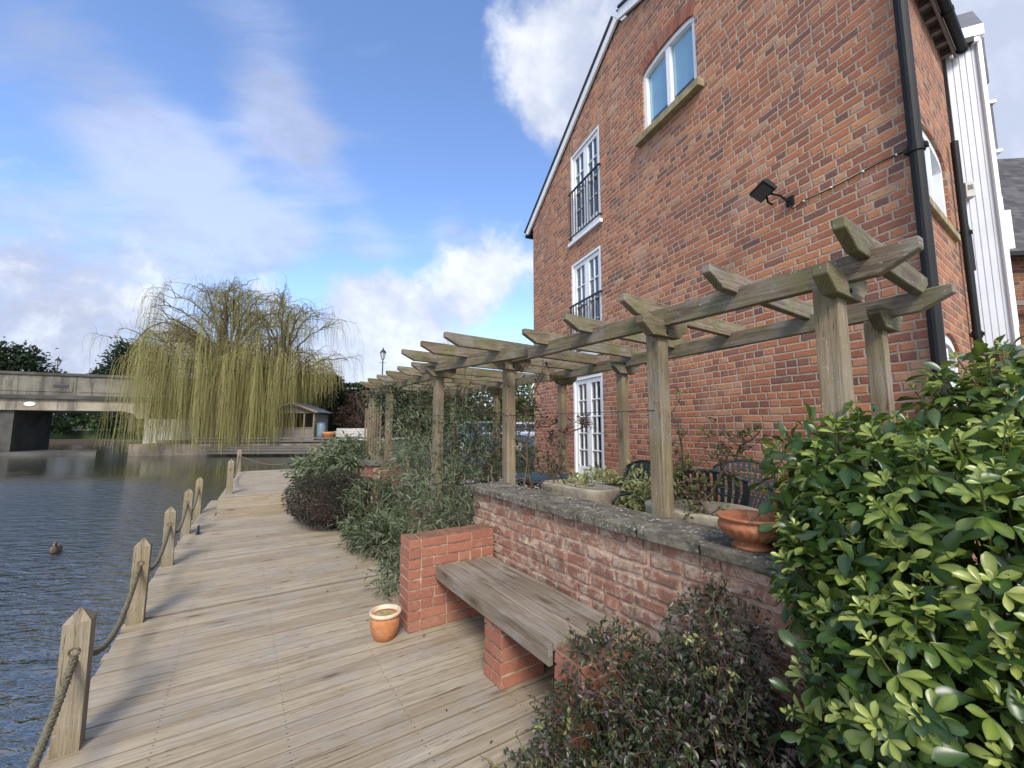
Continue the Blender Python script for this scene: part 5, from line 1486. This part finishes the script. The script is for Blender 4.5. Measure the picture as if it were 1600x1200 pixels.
# ------------------------------------------------------------------ hedges, conifers and distant trees
def block_hedge(name, label, x0, x1, y0, y1, z0, z1, n, mat='hedge', L=.35):
    root = thing(name, label, 'hedge', ((x0+x1)/2, (y0+y1)/2, z0))
    P = []; Dd = []
    A = [((y0,), (x1-x0)*(z1-z0), 'f'), ((z1,), (x1-x0)*(y1-y0), 't'), ((x0,), (y1-y0)*(z1-z0), 'l'), ((x1,), (y1-y0)*(z1-z0), 'r')]
    tot = sum(a[1] for a in A)
    for (v,), ar, k in A:
        q = int(n*ar/tot); u = rng.random((q, 3)); p = np.stack([x0+(x1-x0)*u[:, 0], y0+(y1-y0)*u[:, 1], z0+(z1-z0)*u[:, 2]], 1)
        bulge = .25*np.sin(p[:, 0]*1.7+p[:, 2])+rng.normal(0, .12, q)
        dv = np.zeros((q, 3))
        if k == 'f': p[:, 1] = y0+bulge; dv[:, 1] = -1
        if k == 't': p[:, 2] = z1+bulge*.45; dv[:, 2] = 1
        if k == 'l': p[:, 0] = x0+bulge; dv[:, 0] = -1
        if k == 'r': p[:, 0] = x1+bulge; dv[:, 0] = 1
        P.append(p); Dd.append(dv+rng.normal(0, .6, (q, 3)))
    P = np.concatenate(P); Dd = np.concatenate(Dd); LL = L*rng.uniform(.6, 1.3, len(P))
    cl = .5+.25*np.sin(P[:, 0]*2.1)*np.sin(P[:, 2]*1.9)
    leaves('foliage', P, Dd, LL, LL*.6, np.clip(cl+rng.normal(0, .2, len(P)), 0, 1), T_OV, M[mat], root)
    m = MB(); m.box(((x0+x1)/2, (y0+y1)/2, (z0+z1)/2-.1), (1, 0, 0), (0, 1, 0), UP, x1-x0-.5, y1-y0-.5, z1-z0-.4); m.build('core', M['soil'], root)
block_hedge('hedge', 'tall square clipped dark hedge behind the willow and the summerhouse', -33.5, -20.2, 46, 49, .4, 7.25, 9000)
block_hedge('hedge', 'lower dark hedge to the right of the tall clipped one, behind the red brown bush', -20.0, -9.0, 48, 50, .4, 6.35, 6000)
def crown_tree(name, label, base, lobes, n, L, mat, trunk_r=.25, trunk_h=3., cat='tree', wl=.6, clumps=120, shell=.5):
    root = thing(name, label, cat, base)
    C, d, rad, k = in_lobes(clumps, lobes, shell)
    which = rng.integers(0, clumps, n); sz = np.array([min(l[1]) for l in lobes])[k]*.24
    tone = np.clip(rng.normal(.45, .2, clumps), 0, 1)
    P = C[which]+rng.normal(0, 1, (n, 3))*sz[which][:, None]*np.array([1, 1, .7])
    LL = L*rng.uniform(.6, 1.3, n)
    leaves('crown', P, d[which]+rng.normal(0, .7, (n, 3)), LL, LL*wl, np.clip(tone[which]+rng.normal(0, .15, n), 0, 1), T_OV, M[mat], root)
    b = np3(V(base)); paths = [limb(b, (0, 0, 1), trunk_h, 0, 0, 7, .15)]; rr = [(trunk_r, trunk_r*.55)]
    for c in C[:26]: paths.append(wiggle(paths[0][-2], c, 7, .5)); rr.append((trunk_r*.35, .03))
    tubes('trunk', paths, rr, M['bark'], 6, root)
    return root
def far_wood():
    n = 16000; th = rng.uniform(-1.35, .75, n); r = rng.uniform(150, 175, n)
    hgt = 7+3*np.sin(th*17)+2*np.sin(th*41+1)+1.5*np.sin(th*83)
    P = np.stack([np.sin(th)*r, np.cos(th)*r, rng.random(n)**.8*np.maximum(3, hgt)], 1)
    LL = rng.uniform(1.2, 3., n)
    o = leaves('distant_wood', P, rng.normal(0, 1, (n, 3)), LL, LL*.8, rng.random(n), T_OV, M['hedge'], None, base=(0, 160, 0))
    tag(o, 'dark band of distant woodland along the horizon beyond the river', 'woodland', None, 'stuff')
far_wood()
crown_tree('conifer', 'dark green conifer rising above the bridge parapet left of the willow', (-56.5, 62, 1.), [((-56.2, 62, 9.8), (3.2, 3, 4.9)), ((-58.2, 62, 8.3), (3.3, 3, 3.8)), ((-60.3, 62, 7.2), (2.6, 2.4, 2.9)), ((-54.2, 62, 9), (2.6, 2.4, 4.2))], 12000, .55, 'conifer', .35, 6, wl=.35, clumps=190)
crown_tree('evergreen_tree', 'round dark evergreen tree above the left end of the bridge', (-73.5, 60, 1.), [((-74, 60, 9.6), (4.2, 4, 3.8)), ((-71.2, 60, 8.4), (3.3, 3, 3.)), ((-77, 60, 8.6), (3., 3, 3.6))], 9000, .5, 'conifer', .4, 6, clumps=150)
crown_tree('riverside_bush', 'dark green bush on the grass bank seen beneath the bridge', (-50, 66, 1.), [((-52, 64, 2.9), (6, 2, 2.6)), ((-60, 65, 2.8), (5.5, 2, 2.6)), ((-44.5, 64, 2.7), (4.5, 2, 2.5)), ((-68, 66, 2.8), (5, 2, 2.5))], 8000, .5, 'midgreen', .15, 1.2, 'bush', clumps=90)
crown_tree('red_bush', 'red brown bush before the dark hedge, between summerhouse and pergola', (-14.6, 40, .42), [((-14.6, 40, 2.6), (1.9, 1.3, 2.0)), ((-13.2, 40.5, 2.0), (1.2, 1., 1.5))], 3400, .2, 'redbush', .1, 1., 'bush', clumps=80)
crown_tree('garden_tree', 'yellow green leafy tree behind the parked cars', (-1.2, 31, .3), [((-2.5, 31, 3.6), (2.4, 2, 2.0)), ((.6, 31, 3.2), (1.8, 1.6, 1.7)), ((-4.6, 32, 3.4), (1.7, 1.6, 1.7))], 5000, .26, 'climber', .16, 2.2, clumps=120)
crown_tree('garden_tree', 'dark evergreen tree behind the cars next to the house corner', (1.9, 36, .3), [((1.6, 36, 3.2), (2.6, 2, 2.5)), ((-2.0, 38, 3.4), (3.2, 2, 2.4)), ((-6.5, 39, 3.0), (3.0, 2, 2.2))], 5200, .34, 'conifer', .2, 2.2, clumps=120)
def bare_tree(name, label, base, h, spread, depth=6, n0=5, mat='twig_grey', r0=.22):
    root = thing(name, label, 'tree', base); paths = []; rr = []
    def grow(p, d, L, r, k):
        q = limb(p, d, L, .12, .0, 5, .5); paths.append(q); rr.append((r, r*.62))
        if k == 0: return
        for i in range(3 if k > 1 else 3):
            f = rng.uniform(.45, 1.); a = along(q, f)
            nd = unit((q[-1]-q[-2])[None])[0]+rng.normal(0, spread, 3)+np.array([0, 0, .15])
            grow(a, nd, L*rng.uniform(.6, .82), max(.011, r*.58), k-1)
    grow(np3(V(base)), (0, 0, 1), h*.3, r0, depth)
    tubes('trunk', paths[:13], rr[:13], M['bark'], 6, root)
    tubes('twigs', paths[13:], rr[13:], M[mat], 3, root)
bare_tree('bare_tree', 'bare purple grey tree far away above the pergola rafters', (-6.6, 62, .3), 17.5, .5, 6)
bare_tree('bare_tree', 'small bare tree beside the round evergreen above the bridge', (-67.6, 61, 1.), 11.2, .55, 5)
bare_tree('bare_tree', 'slender bare tree at the left edge behind the round evergreen', (-75.5, 64, 1.), 15.5, .5, 5)
bare_tree('bare_tree', 'wide bare tree low behind the pergola, left of the purple grey one', (-12.2, 64, .3), 13., .55, 6)

# ------------------------------------------------------------------ summerhouse
sh_ = thing('summerhouse', 'grey weathered open fronted summerhouse under the willow on the far bank', 'shed', (-18.6, 37.3, .42))
SX0, SX1, SY0, SY1, SZ = -20.9, -17.15, 36.3, 38.9, .42
m = MB()
for i in range(7): m.box(((SX0+SX1)/2, SY0, SZ+.08+.145*i), (1, 0, 0), (0, 1, 0), UP, SX1-SX0, .03, .138)
for i in range(16): 
    m.box((SX1, (SY0+SY1)/2, SZ+.08+.145*i), (0, 1, 0), (1, 0, 0), UP, SY1-SY0, .03, .138); m.box((SX0, (SY0+SY1)/2, SZ+.08+.145*i), (0, 1, 0), (1, 0, 0), UP, SY1-SY0, .03, .138)
    m.box(((SX0+SX1)/2, SY1, SZ+.08+.145*i), (1, 0, 0), (0, 1, 0), UP, SX1-SX0, .03, .138)
m.build('wall', M['shed'], sh_)
for x in (SX0+.06, SX0+1.0, SX0+1.95, SX0+2.85, SX1-.06):
    m = MB(); m.box((x, SY0-.02, SZ+1.22), UP, (1, 0, 0), (0, 1, 0), 2.4, .13, .1); m.build('post', M['pergola_post'], sh_)
m = MB(); m.box(((SX0+SX1)/2, SY0-.03, SZ+1.08), (1, 0, 0), (0, 1, 0), UP, SX1-SX0, .12, .08); m.box(((SX0+SX1)/2, SY0-.02, SZ+2.42), (1, 0, 0), (0, 1, 0), UP, SX1-SX0, .1, .12); m.build('rail', M['pergola_post'], sh_)
m = MB(); xm = (SX0+SX1)/2
for sg in (-1, 1):
    a = V((xm, 0, SZ+3.25)); b = V((xm+sg*2.25, 0, SZ+2.42)); d = (b-a); ax = d.normalized(); c = (a+b)/2+V((0, (SY0+SY1)/2-.1, 0))
    m.box(c, ax, (0, 1, 0), ax.cross(V((0, 1, 0))), d.length, SY1-SY0+.7, .07, rnd=.4)
m.build('roof', M['slate'], sh_)
m = MB(); m.prism([(-1.87, 0), (1.87, 0), (0, .8)], V((xm, SY0, SZ+2.45)), (1, 0, 0), UP, .04); m.build('gable', M['shed'], sh_)
m = MB()
for sg in (-1, 1):
    a = V((xm, SY0-.45, SZ+3.26)); b = V((xm+sg*2.27, SY0-.45, SZ+2.42)); d = b-a; m.box((a+b)/2, d, (0, 1, 0), d.cross(V((0, 1, 0))), d.length, .03, .16, rnd=.6)
m.build('bargeboard', M['pergola_post'], sh_)
wb = thing('water_butt', 'blue grey water butt beside the summerhouse', 'water butt', (-16.55, 36.3, .42))
m = MB(); m.lathe([(.28, 0), (.36, .5), (.36, 1.3), (.33, 1.45)], (-16.55, 36.3, .42), 20); m.build('barrel', M['butt'], wb, True)
m = MB(); m.lathe([(.37, 1.44), (.37, 1.5), (.1, 1.55), (0, 1.56)], (-16.55, 36.3, .42), 20); m.build('lid', M['butt'], wb)
op = thing('terracotta_trough', 'big orange terracotta planter beside the blue grey water butt', 'planter', (-15.7, 35.9, .2))
m = MB(); m.lathe([(.36, 0), (.52, .55), (.56, .6), (.56, .75), (.48, .75), (.46, .6), (0, .6)], (-15.7, 35.9, .42), 24); m.build('pot', M['terracotta'], op, True)
lw = thing('stone_wall', 'short pale stone wall before the red brown bush on the far bank', 'wall', (-14.3, 36.9, .3))
m = MB()
for r in range(4):
    for i in range(7): m.box((-15.6+.44*i+.2*(r % 2), 37.4, .42+.13+.26*r), (1, 0, 0), (0, 1, 0), UP, .43, .4, .25, jit=.015)
m.build('stonework', M['concrete_pale'], lw, bevel=.02)
rl = thing('quay_railing', 'low grey timber rail along the far quay in front of the willow', 'railing', (-19, 34.3, .2))
m = MB()
for z in (.42, .66): m.box((-19.2, 34.75, z), V((1, .075, 0)), V((-.075, 1, 0)), UP, 14, .05, .13)
m.build('rail', M['jetty'], rl)
m = MB()
for i in range(9):
    m = MB(); m.box((-26+1.7*i, 34.27+.1275*i, .45), UP, (1, 0, 0), (0, 1, 0), .55, .1, .1); m.build('post', M['jetty'], rl)
jt = thing('timber_jetty', 'low grey timber jetty edge along the waterline of the far quay', 'jetty', (-17, 34, -.7))
m = MB(); 
for i in range(26): m.box((-24.5+.5*i, 33.55+.0527*(.5*i+6), .02), (0, 1, 0), (1, 0, 0), UP, 1.0, .47, .06)
for z in (-.45, -.2, -.05): m.box((-18.2, 33.55, z), V((1, .0527, 0)), V((-.0527, 1, 0)), UP, 13, .08, .2)
m.build('boards', M['jetty'], jt)

# ------------------------------------------------------------------ street lamps
def lamp(label, base, h):
    root = thing('street_lamp', label, 'lamp', base, 'lantern street lamps'); b = V(base)
    m = MB(); m.tube([b, b+UP*.9, b+UP*.95, b+UP*(h-.9)], [.11, .09, .055, .045], 10); m.box(b+UP*(h-1.15), (1, 0, 0), (0, 1, 0), UP, .5, .03, .03); m.build('column', M['iron'], root)
    m = MB(); m.lathe([(.05, h-.92), (.12, h-.86), (.0, h-.84)], b, 6); m.lathe([(.27, h-.36), (.24, h-.30), (.06, h-.1), (.03, h-.04), (.05, h), (0, h+.06)], b, 6)
    for k in range(6):
        a = k*math.pi/3; m.tube([b+V((.11*math.cos(a), .11*math.sin(a), h-.86)), b+V((.23*math.cos(a), .23*math.sin(a), h-.34))], .014, 4)
    m.build('lantern_frame', M['iron'], root)
    m = MB(); m.lathe([(.10, h-.85), (.22, h-.35)], b, 6); m.build('lantern_glass', M['lampglass'], root)
lamp('black lantern street lamp standing against the sky left of the pergola', (-10.05, 32, .3), 7.4)
lamp('black lantern street lamp on the bridge against the round dark evergreen', tuple(BP(-9.8, 9.2, 4.0)), 4.6)

# ------------------------------------------------------------------ parked cars
def car(label, base, rot, paint):
    root = thing('parked_car', label, 'car', base, 'parked cars behind the pergola'); o = V(base)
    cs, sn = math.cos(rot), math.sin(rot)
    ax = V((cs, sn, 0)); ay = V((-sn, cs, 0))
    def T(x, y, z): return o+ax*x+ay*y+UP*z
    def shell(prof, half, mats, name, inset=None):
        m = MB(); n = len(prof); rows = []
        for y, k in ((-half, 1), (half, 1)): rows.append([T(x, y*(1-(max(0, z-.85)*.22)), z) for x, z in prof])
        b = len(m.v); m.v += rows[0]+rows[1]
        m.face(range(b, b+n)); m.face(range(b+2*n-1, b+n-1, -1))
        for i in range(n): j = (i+1) % n; m.face([b+j, b+i, b+n+i, b+n+j])
        return m
    body = shell([(-2.1, .35), (2.1, .3), (2.15, .6), (2.0, .82), (1.1, .95), (-1.75, 1.0), (-2.1, .9), (-2.15, .6)], .86, 0, 'body')
    body.build('body', M[paint], root, bevel=.05)
    cab = shell([(1.05, .94), (.35, 1.44), (.1, 1.49), (-1.1, 1.47), (-1.45, 1.35), (-1.85, .98)], .80, 0, 'cabin')
    cab.build('cabin', M[paint], root, bevel=.04)
    for side in (-1, 1):
        m = MB(); yy = lambda z: side*(.80*(1-(max(0, z-.85)*.22))+.004)
        for pr in ([(.85, .99), (.28, 1.38), (-.3, 1.4), (-.3, .99)], [(-.38, .99), (-.38, 1.4), (-1.05, 1.38), (-1.5, 1.02)]):
            m.poly([T(x, yy(z), z) for x, z in pr])
        m.build('side_window', M['car_glass'], root)
    m = MB(); m.poly([T(1.0, -.68, .985), T(1.0, .68, .985), T(.42, .62, 1.402), T(.42, -.62, 1.402)]); m.build('windscreen', M['car_glass'], root)
    m = MB(); m.poly([T(-1.80, -.66, 1.03), T(-1.80, .66, 1.03), T(-1.48, .62, 1.335), T(-1.48, -.62, 1.335)]); m.build('rear_window', M['car_glass'], root)
    for x in (-1.3, 1.32):
        for y in (-.82, .82):
            m = MB(); m.tube([T(x, y-.09, .31), T(x, y+.09, .31)], .31, 20); w = m.build('wheel', M['tyre'], root)
            m = MB(); m.tube([T(x, y-.1, .31), T(x, y+.1, .31)], .19, 14); m.build('rim', M['car_silver'], w)
    for y in (-.62, .62):
        m = MB(); m.box(T(2.06, y, .72), ay, ax, UP, .36, .1, .13); m.build('headlight', M['lampglass'], root, bevel=.02)
car('blue grey parked car seen through the climbers under the pergola', (-1.1, 20.2, .34), R(8), 'car_blue')
car('silver parked car in the gap right beside the house corner', (1.25, 23.0, .34), R(-15), 'car_silver')

# ------------------------------------------------------------------ duck
dk = thing('duck', 'small brown duck floating on the river, facing the camera', 'duck', (-8.2, 7.75, -.72))
bm = bmesh.new(); sl = bm.verts.layers.skin.verify()
f = V((.62, -.78, 0)); o = V((-8.2, 7.75, -.7))
ch_ = [(-.19, .075, .018), (-.13, .055, .05), (-.03, .045, .083), (.07, .05, .078), (.115, .09, .044), (.12, .145, .03), (.13, .185, .036), (.168, .18, .018), (.20, .172, .011)]
vs = []
for x, z, r in ch_:
    v = bm.verts.new(f*x+UP*z); v[sl].radius = (r, r); vs.append(v)
vs[2][sl].use_root = True
for a, b in zip(vs[:-1], vs[1:]): bm.edges.new((a, b))
me = bpy.data.meshes.new('body'); bm.to_mesh(me); bm.free()
me.materials.append(m_plain('duck_feathers', (.10, .07, .05), .8, .5, scale=20))
b = link('body', me, dk, V((0, 0, .02)))
for p_ in (('Skin', 'SKIN'), ('Subd', 'SUBSURF')): b.modifiers.new(*p_)
b.modifiers['Subd'].levels = b.modifiers['Subd'].render_levels = 2; b.modifiers['Skin'].use_smooth_shade = True
m = MB(); hc = wloc(dk)+V((0, 0, .02))+f*.205+UP*.168
m.box(hc, f, f.cross(UP), UP, .05, .026, .012); m.build('bill', m_plain('duck_bill', (.30, .20, .06), .5), dk, bevel=.005)

# ================================================================== CAMERA, SUN, SKY
cam = bpy.data.cameras.new('camera'); co = bpy.data.objects.new('camera', cam); COL.objects.link(co)
co.location = (0, 0, 1.52); co.rotation_euler = (R(96.0), 0, 0)
cam.sensor_fit = 'HORIZONTAL'; cam.sensor_width = 36; cam.lens = 36*650/1600; cam.clip_end = 6000; cam.clip_start = .02
sc.camera = co
SUN_EL, SUN_AZ = 40., 174.        # azimuth clockwise from +Y: behind the camera
sd = V((math.sin(R(SUN_AZ))*math.cos(R(SUN_EL)), math.cos(R(SUN_AZ))*math.cos(R(SUN_EL)), math.sin(R(SUN_EL))))
su = bpy.data.lights.new('sun', 'SUN'); su.energy = 1.7; su.angle = R(18); su.color = (1, .94, .85)
so = bpy.data.objects.new('sun', su); COL.objects.link(so); so.rotation_euler = (-sd).to_track_quat('-Z', 'Y').to_euler(); so.location = (0, 0, 30)
wd = bpy.data.worlds.new('World'); sc.world = wd; wd.use_nodes = True
t = NT.__new__(NT); t.t = wd.node_tree; t.t.nodes.clear(); t.out = t.t.nodes.new('ShaderNodeOutputWorld')
sky = t.n('ShaderNodeTexSky', sky_type='NISHITA'); sky.sun_disc = False; sky.sun_elevation = R(SUN_EL); sky.sun_rotation = R(SUN_AZ)
sky.altitude = 50; sky.air_density = 1.; sky.dust_density = .8; sky.ozone_density = 1.3
gen = t.n('ShaderNodeTexCoord').outputs['Generated']
d = t.sep(gen)
zz = t.math('MAXIMUM', d[2], .0)
den = t.math('ADD', zz, .16)
pl_ = t.comb(t.math('DIVIDE', d[0], den), t.math('DIVIDE', d[1], den), 0.)
def pix(px, py):
    u = (px-800)/650; v = (600-py)/650; th = R(6)
    q = V((u, math.cos(th)-v*math.sin(th), math.sin(th)+v*math.cos(th))); return q.normalized()
def blob(px, py, r):
    return t.fr(t.vmath('DISTANCE', gen, tuple(pix(px, py)), out=1), 0., r, 1., 0.)
def streak(a, b, r):
    """soft band of cloud between two directions"""
    A, B = pix(*a), pix(*b); ab = B-A
    rel = t.vmath('SUBTRACT', gen, tuple(A)); k = t.math('MULTIPLY', t.vmath('DOT_PRODUCT', rel, tuple(ab/ab.dot(ab)), out=1), 1., clamp=True)
    near = t.vmath('SCALE', t.comb(*tuple(ab)), k)
    return t.fr(t.vmath('DISTANCE', rel, near, out=1), 0., r, 1., 0.)
skyc = t.vmath('SCALE', sky.outputs[0], .115)
skyc = t.mix(1., skyc, (.86, .94, 1.12, 1), 'MULTIPLY')
warp = t.vmath('SCALE', t.vmath('SUBTRACT', t.noise(pl_, 1.1, 4, .6, out=1), (.5, .5, .5)), .35)
pw = t.vmath('ADD', pl_, warp)
n_big = t.noise(pw, 1.15, 7, .6)
n_str = t.noise(t.mapv(pw, (1.1, 3.4, 1), rot=(0, 0, R(-35))), 1., 7, .62)
n_cum = t.noise(t.vmath('ADD', t.vmath('SCALE', gen, 6.5), t.vmath('SCALE', t.noise(gen, 11., 5, .6, out=1), .22)), 1., 7, .58)
def add(*xs):
    r = xs[0]
    for x in xs[1:]: r = t.math('ADD', r, x)
    return r
def mul(a, b): return t.math('MULTIPLY', a, b)
# high thin veils
cov = add(mul(streak((350, -80), (440, 190), .13), .34), mul(streak((440, 190), (600, 395), .11), .42), mul(streak((100, 60), (260, 240), .15), .34), mul(streak((240, 240), (410, 350), .14), .40),
          mul(blob(0, 390, .42), .36), mul(blob(290, 430, .34), .24), mul(blob(700, 345, .12), .40), mul(streak((250, 400), (470, 365), .09), .36), mul(streak((900, 420), (1100, 200), .2), .1))
veil = t.fr(add(cov, mul(t.math('SUBTRACT', n_str, .5), 1.5), mul(t.math('SUBTRACT', n_big, .5), .60)), .10, .72)
vcol = t.mix(t.fr(n_big, .40, .60), (.29, .335, .46, 1), (.205, .23, .315, 1))
c1 = t.mix(mul(veil, .74), skyc, vcol)
# heaped cloud near the horizon and behind the house
lowb = t.fr(d[2], .0, .26, 1., 0.)
cov2 = add(mul(blob(775, 420, .18), .58), mul(blob(700, 480, .18), .55), mul(blob(880, 150, .20), .50), mul(blob(940, 60, .3), .55), mul(blob(590, 470, .15), .52), mul(blob(520, 545, .30), .52),
           mul(blob(40, 560, .36), .34), mul(blob(110, 430, .22), .28), mul(blob(330, 500, .3), .18), mul(blob(1600, 120, .45), .9), mul(lowb, .50), mul(blob(650, 560, .22), .3))
h2 = add(cov2, mul(t.math('SUBTRACT', n_cum, .5), 1.25), mul(t.math('SUBTRACT', t.noise(gen, 26., 4, .6), .5), .22))
cum = t.fr(h2, .20, .62)
shade = t.fr(add(n_cum, mul(t.noise(gen, 4., 4, .6), .5)), .58, .95)
left_grey = t.fr(d[0], -.95, -.35, 1., 0.)
ccol = t.mix(shade, (.265, .29, .36, 1), (.43, .445, .48, 1))
ccol = t.mix(mul(left_grey, t.fr(n_cum, .42, .60, 1., 0.)), ccol, (.20, .22, .29, 1))
c2 = t.mix(mul(cum, .92), c1, ccol)
# added fill light: unseen sky behind the camera blended towards an even brightness
c2 = t.mix(t.fr(d[1], .1, -.3, 0., .6), c2, (.62, .64, .68, 1))
bg = t.n('ShaderNodeBackground'); t.set(bg.inputs[0], c2); bg.inputs[1].default_value = 1.
t.t.links.new(bg.outputs[0], t.out.inputs[0])
vs_ = sc.view_settings; vs_.view_transform = 'Standard'; vs_.look = 'None'; vs_.gamma = 1; vs_.use_curve_mapping = False; vs_.exposure = 1.27
try:
    sc.cycles.max_bounces = 6; sc.cycles.transparent_max_bounces = 8
    sc.cycles.use_denoising = True
except Exception: pass
